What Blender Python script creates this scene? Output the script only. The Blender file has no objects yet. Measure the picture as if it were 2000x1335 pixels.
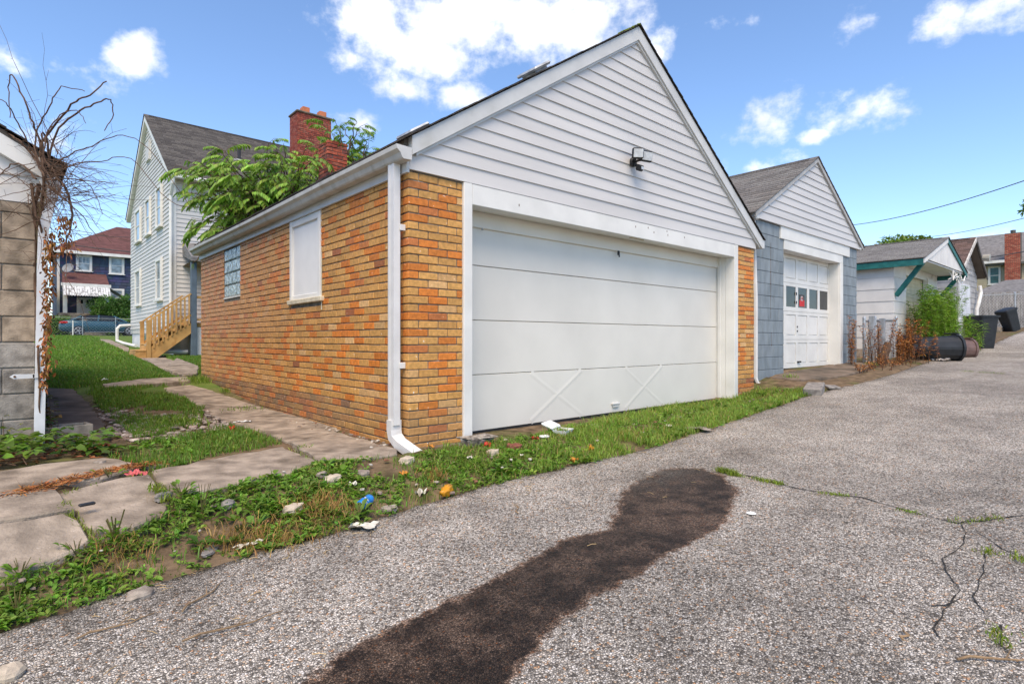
import bpy, math, random
import numpy as np
from mathutils import Vector, Matrix, noise as mnoise
R = random.Random(7)
NR = np.random.default_rng(11)
SC = bpy.context.scene
COL = SC.collection
rad = math.radians

# ---------------------------------------------------------------- camera
CAM = Vector((-2.42, -4.0, 0.857))
HEAD = rad(41.6)                       # heading, clockwise from +Y
FWD = Vector((math.sin(HEAD), math.cos(HEAD), 0)); RGT = Vector((math.cos(HEAD), -math.sin(HEAD), 0))
FPX, HORZ = 1100.0, 663.0              # focal length and horizon in pixels of the 2000 px photograph
cd = bpy.data.cameras.new('camera'); cam = bpy.data.objects.new('camera', cd); COL.objects.link(cam)
cam.location = CAM; cam.rotation_euler = (rad(90), 0, -HEAD)
cd.sensor_width = 36; cd.lens = FPX/2000*36; cd.shift_y = -4.5/2000; cd.clip_end = 2000; cd.clip_start = 0.05
SC.camera = cam

# ---------------------------------------------------------------- sky, sun, exposure
SUN_AZ, SUN_EL = rad(223), rad(56)     # compass style azimuth of the sun, clockwise from +Y
w = bpy.data.worlds.new('World'); SC.world = w; w.use_nodes = True
def build_sky():
    nt = w.node_tree; nt.nodes.clear(); N = nt.nodes; L = nt.links
    out = N.new('ShaderNodeOutputWorld'); bg = N.new('ShaderNodeBackground'); bg.inputs[1].default_value = 0.105
    L.new(bg.outputs[0], out.inputs[0])
    sky = N.new('ShaderNodeTexSky'); sky.sky_type = 'NISHITA'; sky.sun_disc = False
    sky.sun_elevation = SUN_EL; sky.sun_rotation = SUN_AZ; sky.air_density = 1.0; sky.dust_density = 0.1; sky.ozone_density = 3.0
    tc = N.new('ShaderNodeTexCoord')
    sep = N.new('ShaderNodeSeparateXYZ'); L.new(tc.outputs['Generated'], sep.inputs[0])
    def m(op, a, b=None, c=None, clamp=False):
        n = N.new('ShaderNodeMath'); n.operation = op; n.use_clamp = clamp
        for i, v in enumerate((a, b, c)):
            if v is None: continue
            if isinstance(v, (int, float)): n.inputs[i].default_value = v
            else: L.new(v, n.inputs[i])
        return n.outputs[0]
    az = m('ARCTAN2', sep.outputs[0], sep.outputs[1]); el = m('ARCSINE', sep.outputs[2])
    cmb = N.new('ShaderNodeCombineXYZ'); L.new(az, cmb.inputs[0]); L.new(m('MULTIPLY', el, 1.25), cmb.inputs[1])
    def fbm(scale, det, off, rough=.58):
        t = N.new('ShaderNodeTexNoise'); t.inputs['Scale'].default_value = scale; t.inputs['Detail'].default_value = det
        t.inputs['Roughness'].default_value = rough
        v = N.new('ShaderNodeVectorMath'); v.operation = 'ADD'; v.inputs[1].default_value = off
        L.new(cmb.outputs[0], v.inputs[0]); L.new(v.outputs[0], t.inputs['Vector']); return t.outputs[0]
    n1 = fbm(9.0, 9, (3.1, 1.7, 0), .6)
    nb = fbm(2.6, 6, (8.3, 4.4, 2))
    # cumulus puffs: (azimuth deg, elevation deg, radius az, radius el, weight)
    def ang(px, py):
        u = (px-1000)/FPX; return math.degrees(HEAD+math.atan(u)), math.degrees(math.atan((HORZ-py)/FPX/math.sqrt(1+u*u)))
    puffs = []
    for px, py, rx, ry, wt in ((720, 50, 135, 90, 1.), (900, 40, 195, 110, 1.12), (1080, 60, 175, 95, 1.1), (1230, 85, 100, 75, 1.), (680, 115, 90, 40, .75), (850, 120, 110, 60, .75),
                           (800, 182, 85, 42, .9), (900, 190, 90, 36, .85), (262, 118, 62, 66, .85), (1490, 230, 66, 50, .85), (1685, 222, 86, 52, .9), (1690, 38, 80, 50, .75),
                           (1840, 25, 70, 40, .8), (1950, 5, 80, 36, .8), (1600, 265, 34, 20, .65), (1500, 325, 110, 26, .55), (0, 135, 26, 40, .5), (120, 280, 60, 30, .42), (40, 340, 60, 40, .4),
                           (1950, 470, 130, 36, .66), (700, 240, 50, 30, .5), (1450, 45, 110, 22, .5), (560, 480, 90, 30, .45)):
        a, e = ang(px, py); k = math.degrees(1/FPX)*.92; puffs.append((a, e, rx*k, ry*k*.95, wt))
    acc = None
    pos = N.new('ShaderNodeCombineXYZ'); L.new(az, pos.inputs[0]); L.new(el, pos.inputs[1])
    for a, e, ra, re, wt in puffs:
        v = N.new('ShaderNodeVectorMath'); v.operation = 'SUBTRACT'; v.inputs[1].default_value = (rad(a), rad(e), 0); L.new(pos.outputs[0], v.inputs[0])
        s = N.new('ShaderNodeVectorMath'); s.operation = 'MULTIPLY'; s.inputs[1].default_value = (1/rad(ra), 1/rad(re), 0); L.new(v.outputs[0], s.inputs[0])
        d = N.new('ShaderNodeVectorMath'); d.operation = 'LENGTH'; L.new(s.outputs[0], d.inputs[0])
        val = m('MULTIPLY', m('SUBTRACT', 1.25, d.outputs['Value']), wt)
        acc = val if acc is None else m('MAXIMUM', acc, val)
    acc = m('MAXIMUM', acc, m('MULTIPLY', m('SUBTRACT', nb, .69), 5.0))     # scattered clouds go on all round
    acc = m('MAXIMUM', acc, -0.6)
    dens = m('ADD', m('MULTIPLY', acc, .62), m('ADD', m('MULTIPLY', m('SUBTRACT', n1, .5), 2.1), m('MULTIPLY', m('SUBTRACT', nb, .5), .25)))
    mr = N.new('ShaderNodeMapRange'); mr.interpolation_type = 'SMOOTHSTEP'; L.new(dens, mr.inputs[0]); mr.inputs[1].default_value = .18; mr.inputs[2].default_value = .66
    shade = N.new('ShaderNodeMapRange'); L.new(fbm(5.0, 5, (3.1, 1.62, 0)), shade.inputs[0]); shade.inputs[1].default_value = .35; shade.inputs[2].default_value = .62
    cc = N.new('ShaderNodeMix'); cc.data_type = 'RGBA'; L.new(shade.outputs[0], cc.inputs[0])
    cc.inputs[6].default_value = (4.1, 4.3, 4.9, 1); cc.inputs[7].default_value = (6.1, 6.1, 6.2, 1)
    tint = N.new('ShaderNodeMix'); tint.data_type = 'RGBA'; tint.blend_type = 'MULTIPLY'; tint.inputs[0].default_value = 1
    L.new(sky.outputs[0], tint.inputs[6]); tint.inputs[7].default_value = (.93, .98, 1.05, 1)
    mx = N.new('ShaderNodeMix'); mx.data_type = 'RGBA'; L.new(m('MULTIPLY', mr.outputs[0], .93), mx.inputs[0])
    L.new(tint.outputs[2], mx.inputs[6]); L.new(cc.outputs[2], mx.inputs[7]); L.new(mx.outputs[2], bg.inputs[0])
build_sky()
sl = bpy.data.lights.new('sun', 'SUN'); sl.energy = 2.1; sl.angle = rad(42); sl.color = (1, .83, .62)
so = bpy.data.objects.new('sun', sl); COL.objects.link(so)
sdir = Vector((math.sin(SUN_AZ)*math.cos(SUN_EL), math.cos(SUN_AZ)*math.cos(SUN_EL), math.sin(SUN_EL)))
so.rotation_euler = sdir.to_track_quat('Z', 'Y').to_euler(); so.location = (0, 0, 30)
SC.view_settings.view_transform = 'Standard'; SC.view_settings.look = 'None'; SC.view_settings.gamma = 1; SC.view_settings.exposure = 1.2
SC.view_settings.use_curve_mapping = False

# ---------------------------------------------------------------- helpers
def tag(o, label=None, cat=None, group=None, kind=None):
    for k, v in (('label', label), ('category', cat), ('group', group), ('kind', kind)):
        if v: o[k] = v
    return o
WM = {}
def thing(name, label, cat, loc=(0, 0, 0), rz=0, group=None):
    o = bpy.data.objects.new(name, None); COL.objects.link(o); o.location = loc; o.rotation_euler = (0, 0, rz); o.empty_display_size = .2
    WM[o.name] = Matrix.Translation(loc) @ Matrix.Rotation(rz, 4, 'Z'); tag(o, label, cat, group); return o
class MB:
    """collects shapes given in world coordinates; build() links them as one mesh object centred on itself"""
    def __init__(s): s.v = []; s.f = []; s.c = []; s.col = None
    def face(s, idx): s.f.append(tuple(idx)); s.c.append(s.col)
    def poly(s, pts):
        n = len(s.v); s.v += [tuple(p) for p in pts]; s.face(range(n, n+len(pts))); return s
    def box(s, x0, x1, y0, y1, z0, z1):
        n = len(s.v); s.v += [(x, y, z) for z in (z0, z1) for y in (y0, y1) for x in (x0, x1)]
        for f in ((0, 2, 3, 1), (4, 5, 7, 6), (0, 1, 5, 4), (2, 6, 7, 3), (0, 4, 6, 2), (1, 3, 7, 5)): s.face([n+i for i in f])
        return s
    def cbox(s, x0, x1, y0, y1, z0, z1, b=.004, jit=0):
        """chamfered box: 24 vertices, 44 triangles"""
        lo = (x0, y0, z0); hi = (x1, y1, z1); n = len(s.v); ix = {}
        for sx in (0, 1):
            for sy in (0, 1):
                for sz in (0, 1):
                    sg = (sx, sy, sz)
                    j = [R.uniform(-jit, jit) for _ in range(3)] if jit else (0, 0, 0)
                    for ax in range(3):
                        p = []
                        for k in range(3):
                            e = hi[k] if sg[k] else lo[k]
                            if k != ax: e += -b if sg[k] else b
                            p.append(e + j[k])
                        ix[(sg, ax)] = len(s.v); s.v.append(tuple(p))
        S = lambda a, b_, ax, val: tuple(val if k == ax else (a if k == (ax+1) % 3 else b_) for k in range(3))
        for ax in range(3):
            for val in (0, 1):
                q = [ix[(S(0, 0, ax, val), ax)], ix[(S(1, 0, ax, val), ax)], ix[(S(1, 1, ax, val), ax)], ix[(S(0, 1, ax, val), ax)]]
                s.face(q if val else q[::-1])
        for ax in range(3):                       # edges along ax
            a1, a2 = (ax+1) % 3, (ax+2) % 3
            for u in (0, 1):
                for v in (0, 1):
                    def g(val): return tuple(val if k == ax else (u if k == a1 else v) for k in range(3))
                    q = [ix[(g(0), a1)], ix[(g(1), a1)], ix[(g(1), a2)], ix[(g(0), a2)]]
                    s.face(q if (u ^ v) else q[::-1])
        for sx in (0, 1):
            for sy in (0, 1):
                for sz in (0, 1):
                    q = [ix[((sx, sy, sz), k)] for k in range(3)]
                    s.face(q if (sx+sy+sz) % 2 else q[::-1])
        return s
    def prism(s, poly, P, d0, d1):
        """polygon (a,b) extruded from d0 to d1 through P(a,b,d)->xyz"""
        n = len(s.v); k = len(poly)
        s.v += [tuple(P(a, b, d0)) for a, b in poly] + [tuple(P(a, b, d1)) for a, b in poly]
        s.face([n+i for i in range(k)][::-1]); s.face([n+k+i for i in range(k)])
        for i in range(k): j = (i+1) % k; s.face((n+i, n+j, n+k+j, n+k+i))
        return s
    def tube(s, pts, r, n=8, cap=True, sx=1.0):
        pts = [Vector(p) for p in pts]; m = len(pts); base = len(s.v); up = None
        for i, p in enumerate(pts):
            t = (pts[min(i+1, m-1)]-pts[max(i-1, 0)]).normalized()
            if up is None: up = t.orthogonal().normalized()
            up = (up - t*up.dot(t)); up = up.normalized() if up.length > 1e-6 else t.orthogonal().normalized()
            sd = t.cross(up); rr = r[i] if isinstance(r, (list, tuple)) else r
            for k in range(n):
                a = 2*math.pi*k/n; s.v.append(tuple(p + (up*math.cos(a)*sx + sd*math.sin(a))*rr))
        for i in range(m-1):
            for k in range(n):
                a = base+i*n+k; b = base+i*n+(k+1) % n; s.face((a, b, b+n, a+n))
        if cap: s.face([base+k for k in range(n)][::-1]); s.face([base+(m-1)*n+k for k in range(n)])
        return s
    def bar(s, p0, p1, wd, ht, up=(0, 0, 1)):
        """rectangular bar between two points"""
        p0 = Vector(p0); p1 = Vector(p1); t = (p1-p0).normalized(); u = Vector(up); u = (u-t*u.dot(t)).normalized(); sd = t.cross(u)
        n = len(s.v)
        for p in (p0, p1):
            for a, b in ((-1, -1), (1, -1), (1, 1), (-1, 1)): s.v.append(tuple(p+sd*a*wd/2+u*b*ht/2))
        for f in ((3, 2, 1, 0), (4, 5, 6, 7), (0, 1, 5, 4), (1, 2, 6, 5), (2, 3, 7, 6), (3, 0, 4, 7)): s.face([n+i for i in f])
        return s
    def lathe(s, c, prof, n=16):
        b = len(s.v)
        for r, z in prof:
            for k in range(n): a = 2*math.pi*k/n; s.v.append((c[0]+r*math.cos(a), c[1]+r*math.sin(a), c[2]+z))
        for i in range(len(prof)-1):
            for k in range(n): a = b+i*n+k; d = b+i*n+(k+1) % n; s.face((a, d, d+n, a+n))
        return s
    def xf(s, M, start=0):
        for i in range(start, len(s.v)): s.v[i] = tuple(M @ Vector(s.v[i]))
        return s
    def build(s, name, mat, parent=None, smooth=False, local=False):
        P = WM.get(parent.name, Matrix()) if parent else Matrix()
        vs = np.array(s.v, dtype=float)
        if parent and not local:
            I = np.array(P.inverted()); vs = vs @ I[:3, :3].T + I[:3, 3]
        c = (vs.min(0)+vs.max(0))/2
        me = bpy.data.meshes.new(name); me.from_pydata((vs-c).tolist(), [], s.f)
        if any(x is not None for x in s.c):
            at = me.attributes.new('tone', 'FLOAT_COLOR', 'FACE')
            at.data.foreach_set('color', [q for x in s.c for q in ((*x, 1) if x else (1, 1, 1, 1))])
        if smooth: me.shade_smooth()
        if mat: me.materials.append(mat)
        o = bpy.data.objects.new(name, me); COL.objects.link(o); o.location = c
        if parent: o.parent = parent
        WM[o.name] = P @ Matrix.Translation(c); return o
def tris(name, V, F, C, mat, parent=None, smooth=False):
    me = bpy.data.meshes.new(name); V = np.asarray(V, dtype=np.float32); F = np.asarray(F, dtype=np.int32)
    c = (V.min(0)+V.max(0))/2
    if parent:
        P = WM.get(parent.name, Matrix()); t = np.array(P.translation, dtype=np.float32)
    else: t = np.zeros(3, np.float32)
    me.vertices.add(len(V)); me.vertices.foreach_set('co', (V-c).ravel())
    me.loops.add(F.size); me.loops.foreach_set('vertex_index', F.ravel())
    me.polygons.add(len(F)); me.polygons.foreach_set('loop_start', np.arange(0, F.size, 3, dtype=np.int32))
    me.update(calc_edges=True)
    if C is not None:
        at = me.attributes.new('tone', 'FLOAT_COLOR', 'FACE'); at.data.foreach_set('color', np.c_[C, np.ones(len(C))].astype(np.float32).ravel())
    if smooth: me.shade_smooth()
    me.materials.append(mat); o = bpy.data.objects.new(name, me); COL.objects.link(o); o.location = (c-t).tolist()
    if parent: o.parent = parent
    return o
def unit(a): return a/np.maximum(np.linalg.norm(a, axis=-1, keepdims=True), 1e-9)
def leafset(P, D, Nn, ln, wd, col, fold=.18, droop=.25):
    """leaves: base P, direction D, face normal Nn, length, width, colour -> V,F,C (6 triangles each)"""
    n = len(P); D = unit(D); S = unit(np.cross(D, Nn)); U = np.cross(S, D); ln = np.broadcast_to(ln, n)[:, None]; wd = np.broadcast_to(wd, n)[:, None]
    dn = np.array([0, 0, -1.])
    v = np.empty((n, 7, 3)); v[:, 0] = P
    a = P+D*ln*.38; b = P+D*ln*.72+dn*ln*droop*.4
    v[:, 1] = a+S*wd*.5+U*wd*fold; v[:, 2] = a-S*wd*.5+U*wd*fold; v[:, 3] = b+S*wd*.36+U*wd*fold; v[:, 4] = b-S*wd*.36+U*wd*fold
    v[:, 5] = P+D*ln+dn*ln*droop; v[:, 6] = P+D*ln*.55+dn*ln*droop*.2
    f = np.array([(0, 1, 6), (0, 6, 2), (1, 3, 6), (2, 6, 4), (3, 5, 6), (6, 5, 4)])
    F = (f[None]+(np.arange(n)*7)[:, None, None]).reshape(-1, 3)
    return v.reshape(-1, 3), F, np.repeat(col, 6, axis=0)
def blades(P, h, wd, lean, col):
    n = len(P); a = NR.uniform(0, 2*math.pi, n); D = np.c_[np.cos(a), np.sin(a), np.zeros(n)]; b = NR.uniform(0, 2*math.pi, n); S = np.c_[np.cos(b), np.sin(b), np.zeros(n)]
    h = np.broadcast_to(h, n)[:, None]; wd = np.broadcast_to(wd, n)[:, None]; lean = np.broadcast_to(lean, n)[:, None]; up = np.array([0, 0, 1.])
    v = np.empty((n, 5, 3)); v[:, 0] = P-S*wd/2; v[:, 1] = P+S*wd/2
    m = P+up*h*.6+D*h*lean*.35; v[:, 2] = m-S*wd*.4; v[:, 3] = m+S*wd*.4; v[:, 4] = P+up*h*(1-.35*lean)+D*h*lean
    f = np.array([(0, 1, 3), (0, 3, 2), (2, 3, 4)]); F = (f[None]+(np.arange(n)*5)[:, None, None]).reshape(-1, 3)
    return v.reshape(-1, 3), F, np.repeat(col, 3, axis=0)
def join_sets(sets):
    V = []; F = []; C = []; o = 0
    for v, f, c in sets: V.append(v); F.append(f+o); C.append(c); o += len(v)
    return np.concatenate(V), np.concatenate(F), np.concatenate(C)
def cols(base, n, var=.25, hue=.12):
    b = np.asarray(base, float)
    if b.ndim == 1: b = np.repeat(b[None], n, 0)
    return np.clip(b*(1+NR.normal(0, var, (n, 1)))*(1+NR.normal(0, hue, (n, 3))), .003, .9)

# ---------------------------------------------------------------- materials
MATS = {}
def M(name, col=(.5, .5, .5), rough=.8, var=.12, vs=3.0, col2=None, s2=1.5, lo=.48, hi=.66, f2=1.0, bump=0.0, bs=60.0, attr=False, metal=0.0, spec=.3, stretch=None, speck=None, trans=0.0, alpha=None, sss=None):
    m = bpy.data.materials.new(name); m.use_nodes = True; nt = m.node_tree; N = nt.nodes; L = nt.links; bs_ = N['Principled BSDF']
    geo = N.new('ShaderNodeNewGeometry'); vec = geo.outputs['Position']
    if stretch:
        mp = N.new('ShaderNodeVectorMath'); mp.operation = 'MULTIPLY'; mp.inputs[1].default_value = stretch; L.new(vec, mp.inputs[0]); svec = mp.outputs[0]
    else: svec = vec
    def nz(scale, det=5, v=None):
        t = N.new('ShaderNodeTexNoise'); t.inputs['Scale'].default_value = scale; t.inputs['Detail'].default_value = det; L.new(v or svec, t.inputs['Vector']); return t.outputs[0]
    def mr(x, a, b, c=0, d=1):
        t = N.new('ShaderNodeMapRange'); t.interpolation_type = 'SMOOTHSTEP'; L.new(x, t.inputs[0])
        for i, q in enumerate((a, b, c, d)): t.inputs[1+i].default_value = q
        return t.outputs[0]
    def mix(fac, a, b, bl='MIX'):
        t = N.new('ShaderNodeMix'); t.data_type = 'RGBA'; t.blend_type = bl
        for i, q in ((0, fac), (6, a), (7, b)):
            if isinstance(q, (int, float)): t.inputs[i].default_value = q
            elif isinstance(q, tuple): t.inputs[i].default_value = (*q[:3], 1)
            else: L.new(q, t.inputs[i])
        return t.outputs[2]
    if attr:
        at = N.new('ShaderNodeAttribute'); at.attribute_name = 'tone'; c = at.outputs['Color']
    else:
        rgb = N.new('ShaderNodeRGB'); rgb.outputs[0].default_value = (*col, 1); c = rgb.outputs[0]
    if col2: c = mix(mr(nz(s2, 7), lo, hi, 0, f2), c, tuple(col2))
    if speck: c = mix(mr(nz(speck[1], 3, vec), speck[2], speck[2]+.06), c, tuple(speck[0]))
    if var:
        g = mr(nz(vs, 8), .25, .75, 1-var*1.6, 1+var*1.6)
        cm = N.new('ShaderNodeCombineColor'); [L.new(g, cm.inputs[i]) for i in range(3)]
        c = mix(1.0, c, cm.outputs[0], 'MULTIPLY')
    L.new(c, bs_.inputs['Base Color']); bs_.inputs['Roughness'].default_value = rough; bs_.inputs['Metallic'].default_value = metal
    bs_.inputs['Specular IOR Level'].default_value = spec
    if trans: bs_.inputs['Transmission Weight'].default_value = trans
    if bump:
        bp = N.new('ShaderNodeBump'); bp.inputs['Strength'].default_value = 1; bp.inputs['Distance'].default_value = bump; L.new(nz(bs, 4), bp.inputs['Height']); L.new(bp.outputs[0], bs_.inputs['Normal'])
    if sss is not None:                   # thin leaf: some light passes through
        tr = N.new('ShaderNodeBsdfTranslucent'); L.new(mix(1.0, c, (1.0, 1.25, .5), 'MULTIPLY'), tr.inputs[0]); ms = N.new('ShaderNodeMixShader'); ms.inputs[0].default_value = sss
        L.new(bs_.outputs[0], ms.inputs[1]); L.new(tr.outputs[0], ms.inputs[2]); L.new(ms.outputs[0], N['Material Output'].inputs[0])
    m['nodes'] = 1; MATS[name] = m; return m
white_paint = M('white_paint', (.70, .685, .64), .5, .05, 2.5, col2=(.60, .59, .53), s2=2.2, lo=.5, hi=.85, f2=.6, bump=.0006, bs=90)
door_paint = M('door_paint', (.68, .65, .585), .45, .04, 1.2, col2=(.60, .575, .51), s2=1.3, lo=.5, hi=.8, f2=.5, bump=.0004, bs=40)
trim_alu = M('aluminium_trim', (.56, .555, .53), .4, .05, 4, col2=(.44, .43, .38), s2=3.5, lo=.55, hi=.8, f2=.7)
gutter_mat = M('gutter_paint', (.53, .515, .47), .42, .06, 5, col2=(.33, .30, .23), s2=9, lo=.5, hi=.78, f2=.75, stretch=(1, 1, .25))
siding_white = M('vinyl_siding', (.57, .55, .525), .45, .04, 2, col2=(.48, .46, .435), s2=.9, lo=.45, hi=.75, f2=.5, bump=.0003, bs=120, stretch=(.3, 1, 2))
house_siding = M('house_siding', (.59, .565, .53), .5, .04, 1, col2=(.50, .48, .45), s2=.5, lo=.45, hi=.75, f2=.5)
brick_mat = M('fired_brick', attr=True, rough=.62, var=.13, vs=30, bump=.0018, bs=85, spec=.35, speck=((.66, .60, .50), 30, .69), col2=(.13, .10, .07), s2=7, lo=.70, hi=.9, f2=.4)
old_brick = M('chimney_brick', attr=True, rough=.85, var=.22, vs=18, bump=.003, bs=60)
mortar = M('mortar', (.17, .155, .125), .95, .25, 14, col2=(.42, .39, .33), s2=4, lo=.55, hi=.75, bump=.003, bs=120)
mortar_red = M('dark_mortar', (.10, .085, .07), .95, .2, 14, bump=.003, bs=120)
shingle = M('asphalt_shingle', attr=True, rough=.95, var=.25, vs=45, bump=.002, bs=250, spec=.1)
block_blue = M('painted_block', attr=True, rough=.75, var=.10, vs=9, bump=.003, bs=110, col2=(.26, .29, .31), s2=3, lo=.58, hi=.8, f2=.6, stretch=(1, 1, .35))
block_grey = M('concrete_block', attr=True, rough=.95, var=.25, vs=12, bump=.005, bs=90, spec=.1)
concrete = M('old_concrete', (.32, .262, .205), .93, .22, 7, col2=(.17, .135, .10), s2=2.6, lo=.46, hi=.68, f2=.85, bump=.009, bs=55, spec=.15, speck=((.40, .34, .28), 60, .66))
glass_dark = M('window_glass', (.02, .025, .03), .12, 0, spec=.25)
glass_sky = M('bright_window_glass', (.22, .27, .30), .12, .3, 2.5, spec=.6)
glass_block = M('glass_block', (.42, .52, .53), .12, .35, 22, col2=(.16, .22, .23), s2=20, lo=.42, hi=.6, spec=.7, bump=.012, bs=26)
black_plastic = M('black_plastic', (.018, .019, .022), .5, .15, 8, spec=.4)
wood_new = M('treated_wood', (.50, .29, .10), .75, .16, 3, col2=(.36, .19, .06), s2=6, lo=.5, hi=.7, stretch=(1, 1, 1))
wood_grey = M('weathered_wood', (.27, .25, .23), .9, .2, 6, col2=(.16, .145, .13), s2=5, lo=.48, hi=.7, stretch=(3, 3, .4), bump=.002, bs=60)
leaf = M('leaf', attr=True, rough=.5, var=.12, vs=6, spec=.35, sss=.3)
dry = M('dry_plant', attr=True, rough=.9, var=.2, vs=20, spec=.1)
bark = M('bark', (.105, .062, .04), .9, .25, 20, bump=.003, bs=80)
plain = M('painted', attr=True, rough=.6, var=.06, vs=8)
metal_galv = M('galvanised', (.42, .43, .44), .45, .12, 12, metal=.6)

# ---------------------------------------------------------------- terrain
def pw(pts):
    xs = [p[0] for p in pts]; ys = [p[1] for p in pts]
    def f(x):
        s = 0.
        for d, wt in ((-.5, .2), (-.25, .2), (0, .2), (.25, .2), (.5, .2)):   # softened
            s = s+np.interp(x+d*1.2, xs, ys)*wt
        return s
    return f
za = pw([(-200, -9), (-40, -1.8), (-8, -.42), (-2.45, -.25), (-1.1, -.2), (1.7, -.11), (3.6, -.01), (5.6, .12), (10, .27), (16, .43), (22, .60), (30, 1.1), (36, 1.45), (60, 2.4), (250, 9)])
zf = pw([(-200, -8), (-40, -1.2), (-8, -.12), (-2.3, .03), (-1.0, -.03), (.1, -.035), (5.4, -.06), (6.1, .13), (7.0, .31), (11, .36), (16, .46), (22, .62), (30, 1.1), (36, 1.45), (60, 2.4), (250, 9)])
rise = pw([(-5, 0), (2.8, 0.0), (4.4, .07), (6.9, .26), (12, .36), (18, .46), (28, .77), (40, 1.13), (60, 1.3), (300, 3)])
def G(x, y):
    t = np.clip((y+1.1)/.9, 0, 1); t = t*t*(3-2*t)
    return za(x)*(1-t)+zf(x)*t+rise(y)
# survey helpers: where the sight line of a photograph pixel meets the ground or a wall plane
def ray(px): u = (px-1000)/FPX; return FWD+RGT*u
def gp(px, py, dz=0.):
    d = ray(px); t = .8; s = (HORZ-py)/FPX
    def h(t): p = CAM+d*t; return CAM.z+s*t-float(G(p.x, p.y))-dz
    while h(t) > 0 and t < 120: t += .12
    a, b = t-.12, t
    for _ in range(18):
        m_ = (a+b)/2
        if h(m_) > 0: a = m_
        else: b = m_
    p = CAM+d*a; return Vector((p.x, p.y, float(G(p.x, p.y))))
def hitX(px, py, X): d = ray(px); t = (X-CAM.x)/d.x; return CAM.y+d.y*t, CAM.z+(HORZ-py)/FPX*t
def hitY(px, py, Y): d = ray(px); t = (Y-CAM.y)/d.y; return CAM.x+d.x*t, CAM.z+(HORZ-py)/FPX*t
def inpoly(x, y, poly):
    x = np.asarray(x); y = np.asarray(y); c = np.zeros(x.shape, bool); n = len(poly); j = n-1
    for i in range(n):
        xi, yi = poly[i][:2]; xj, yj = poly[j][:2]
        c ^= ((yi > y) != (yj > y)) & (x < (xj-xi)*(y-yi)/((yj-yi) or 1e-9)+xi); j = i
    return c
def fb(x, y, s=1., o=4, seed=0.):
    return mnoise.fractal(Vector((x*s+seed, y*s-seed*.7, seed*1.3)), 1.0, 2.0, o)
# ---------------------------------------------------------------- ground, alley, street
_e = [(-60, -1.4), (-12, -1.25), (-5, -1.15)] + [(p.x, p.y) for p in (gp(*q) for q in ((60, 1215), (200, 1172), (400, 1108), (650, 1040), (900, 962), (1100, 912), (1250, 880), (1450, 815), (1580, 772), (1640, 757), (1720, 737)))] + [(13.5, -.75), (17, -.8), (22, -.45), (28, -.3), (33, -.2), (60, -.3), (200, -.5)]
_e.sort()
def ye(x):
    return float(np.interp(x, [p[0] for p in _e], [p[1] for p in _e])) + .05*fb(x, 0, 2.2, 4, 3.) + .02*fb(x, 9, 9, 3, 5.)
def grid_mesh(name, xs, ys, fz, mat, tone=None):
    """fz(i,j)->(x,y,z)"""
    V = [fz(x, y) for y in ys for x in xs]; nx = len(xs)
    F = [(j*nx+i, j*nx+i+1, (j+1)*nx+i+1, (j+1)*nx+i) for j in range(len(ys)-1) for i in range(nx-1)]
    me = bpy.data.meshes.new(name); me.from_pydata(V, [], F); me.shade_smooth(); me.materials.append(mat)
    if tone is not None:
        at = me.attributes.new('tone', 'FLOAT_COLOR', 'POINT'); at.data.foreach_set('color', np.asarray(tone(np.array(V)), dtype=np.float32).ravel())
    o = bpy.data.objects.new(name, me); COL.objects.link(o); return o
def ground_material():
    """brown soil near the alley, turf behind"""
    m = M('ground_soil', (.15, .105, .065), .95, .3, 9, col2=(.10, .10, .035), s2=1.4, lo=.5, hi=.66, bump=.012, bs=40, spec=.1); nt = m.node_tree; N = nt.nodes; L = nt.links; b = N['Principled BSDF']
    src = b.inputs['Base Color'].links[0].from_socket; g = N.new('ShaderNodeNewGeometry'); sp = N.new('ShaderNodeSeparateXYZ'); L.new(g.outputs['Position'], sp.inputs[0])
    mr = N.new('ShaderNodeMapRange'); L.new(sp.outputs[1], mr.inputs[0]); mr.inputs[1].default_value = 4.6; mr.inputs[2].default_value = 5.6
    mx = N.new('ShaderNodeMix'); mx.data_type = 'RGBA'; L.new(mr.outputs[0], mx.inputs[0]); L.new(src, mx.inputs[6])
    nz = N.new('ShaderNodeTexNoise'); nz.inputs['Scale'].default_value = 2.; nz.inputs['Detail'].default_value = 8; L.new(g.outputs['Position'], nz.inputs['Vector'])
    rp = N.new('ShaderNodeValToRGB'); L.new(nz.outputs[0], rp.inputs[0]); rp.color_ramp.elements[0].position = .35; rp.color_ramp.elements[0].color = (.07, .13, .022, 1); rp.color_ramp.elements[1].position = .7; rp.color_ramp.elements[1].color = (.16, .20, .05, 1)
    L.new(rp.outputs[0], mx.inputs[7]); L.new(mx.outputs[2], b.inputs['Base Color']); return m
xs = [-250, -120, -60, -30, -18, -12] + list(np.arange(-9, 7.5, .17)) + list(np.arange(7.5, 42, .7)) + [46, 60, 90, 150, 250]
ys = [-70, -40, -20, -10, -5, -3] + list(np.arange(-1.9, 8.5, .17)) + list(np.arange(8.5, 50, .8)) + [55, 70, 100, 180, 320]
def gz(x, y):
    z = float(G(x, y)); e = ye(x)
    near = abs(x) < 12 and -2 < y < 9
    if y < e-.02: z -= .05
    elif near and not (0 < x < 6.2 and y > -.15): z += .018*fb(x, y, 2.5, 4, 1.)
    if 41.5 < y < 47.5: z -= .06
    return (x, y, z)
ground = grid_mesh('ground', xs, ys, gz, ground_material()); tag(ground, kind='structure', label='grassy ground')
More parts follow.
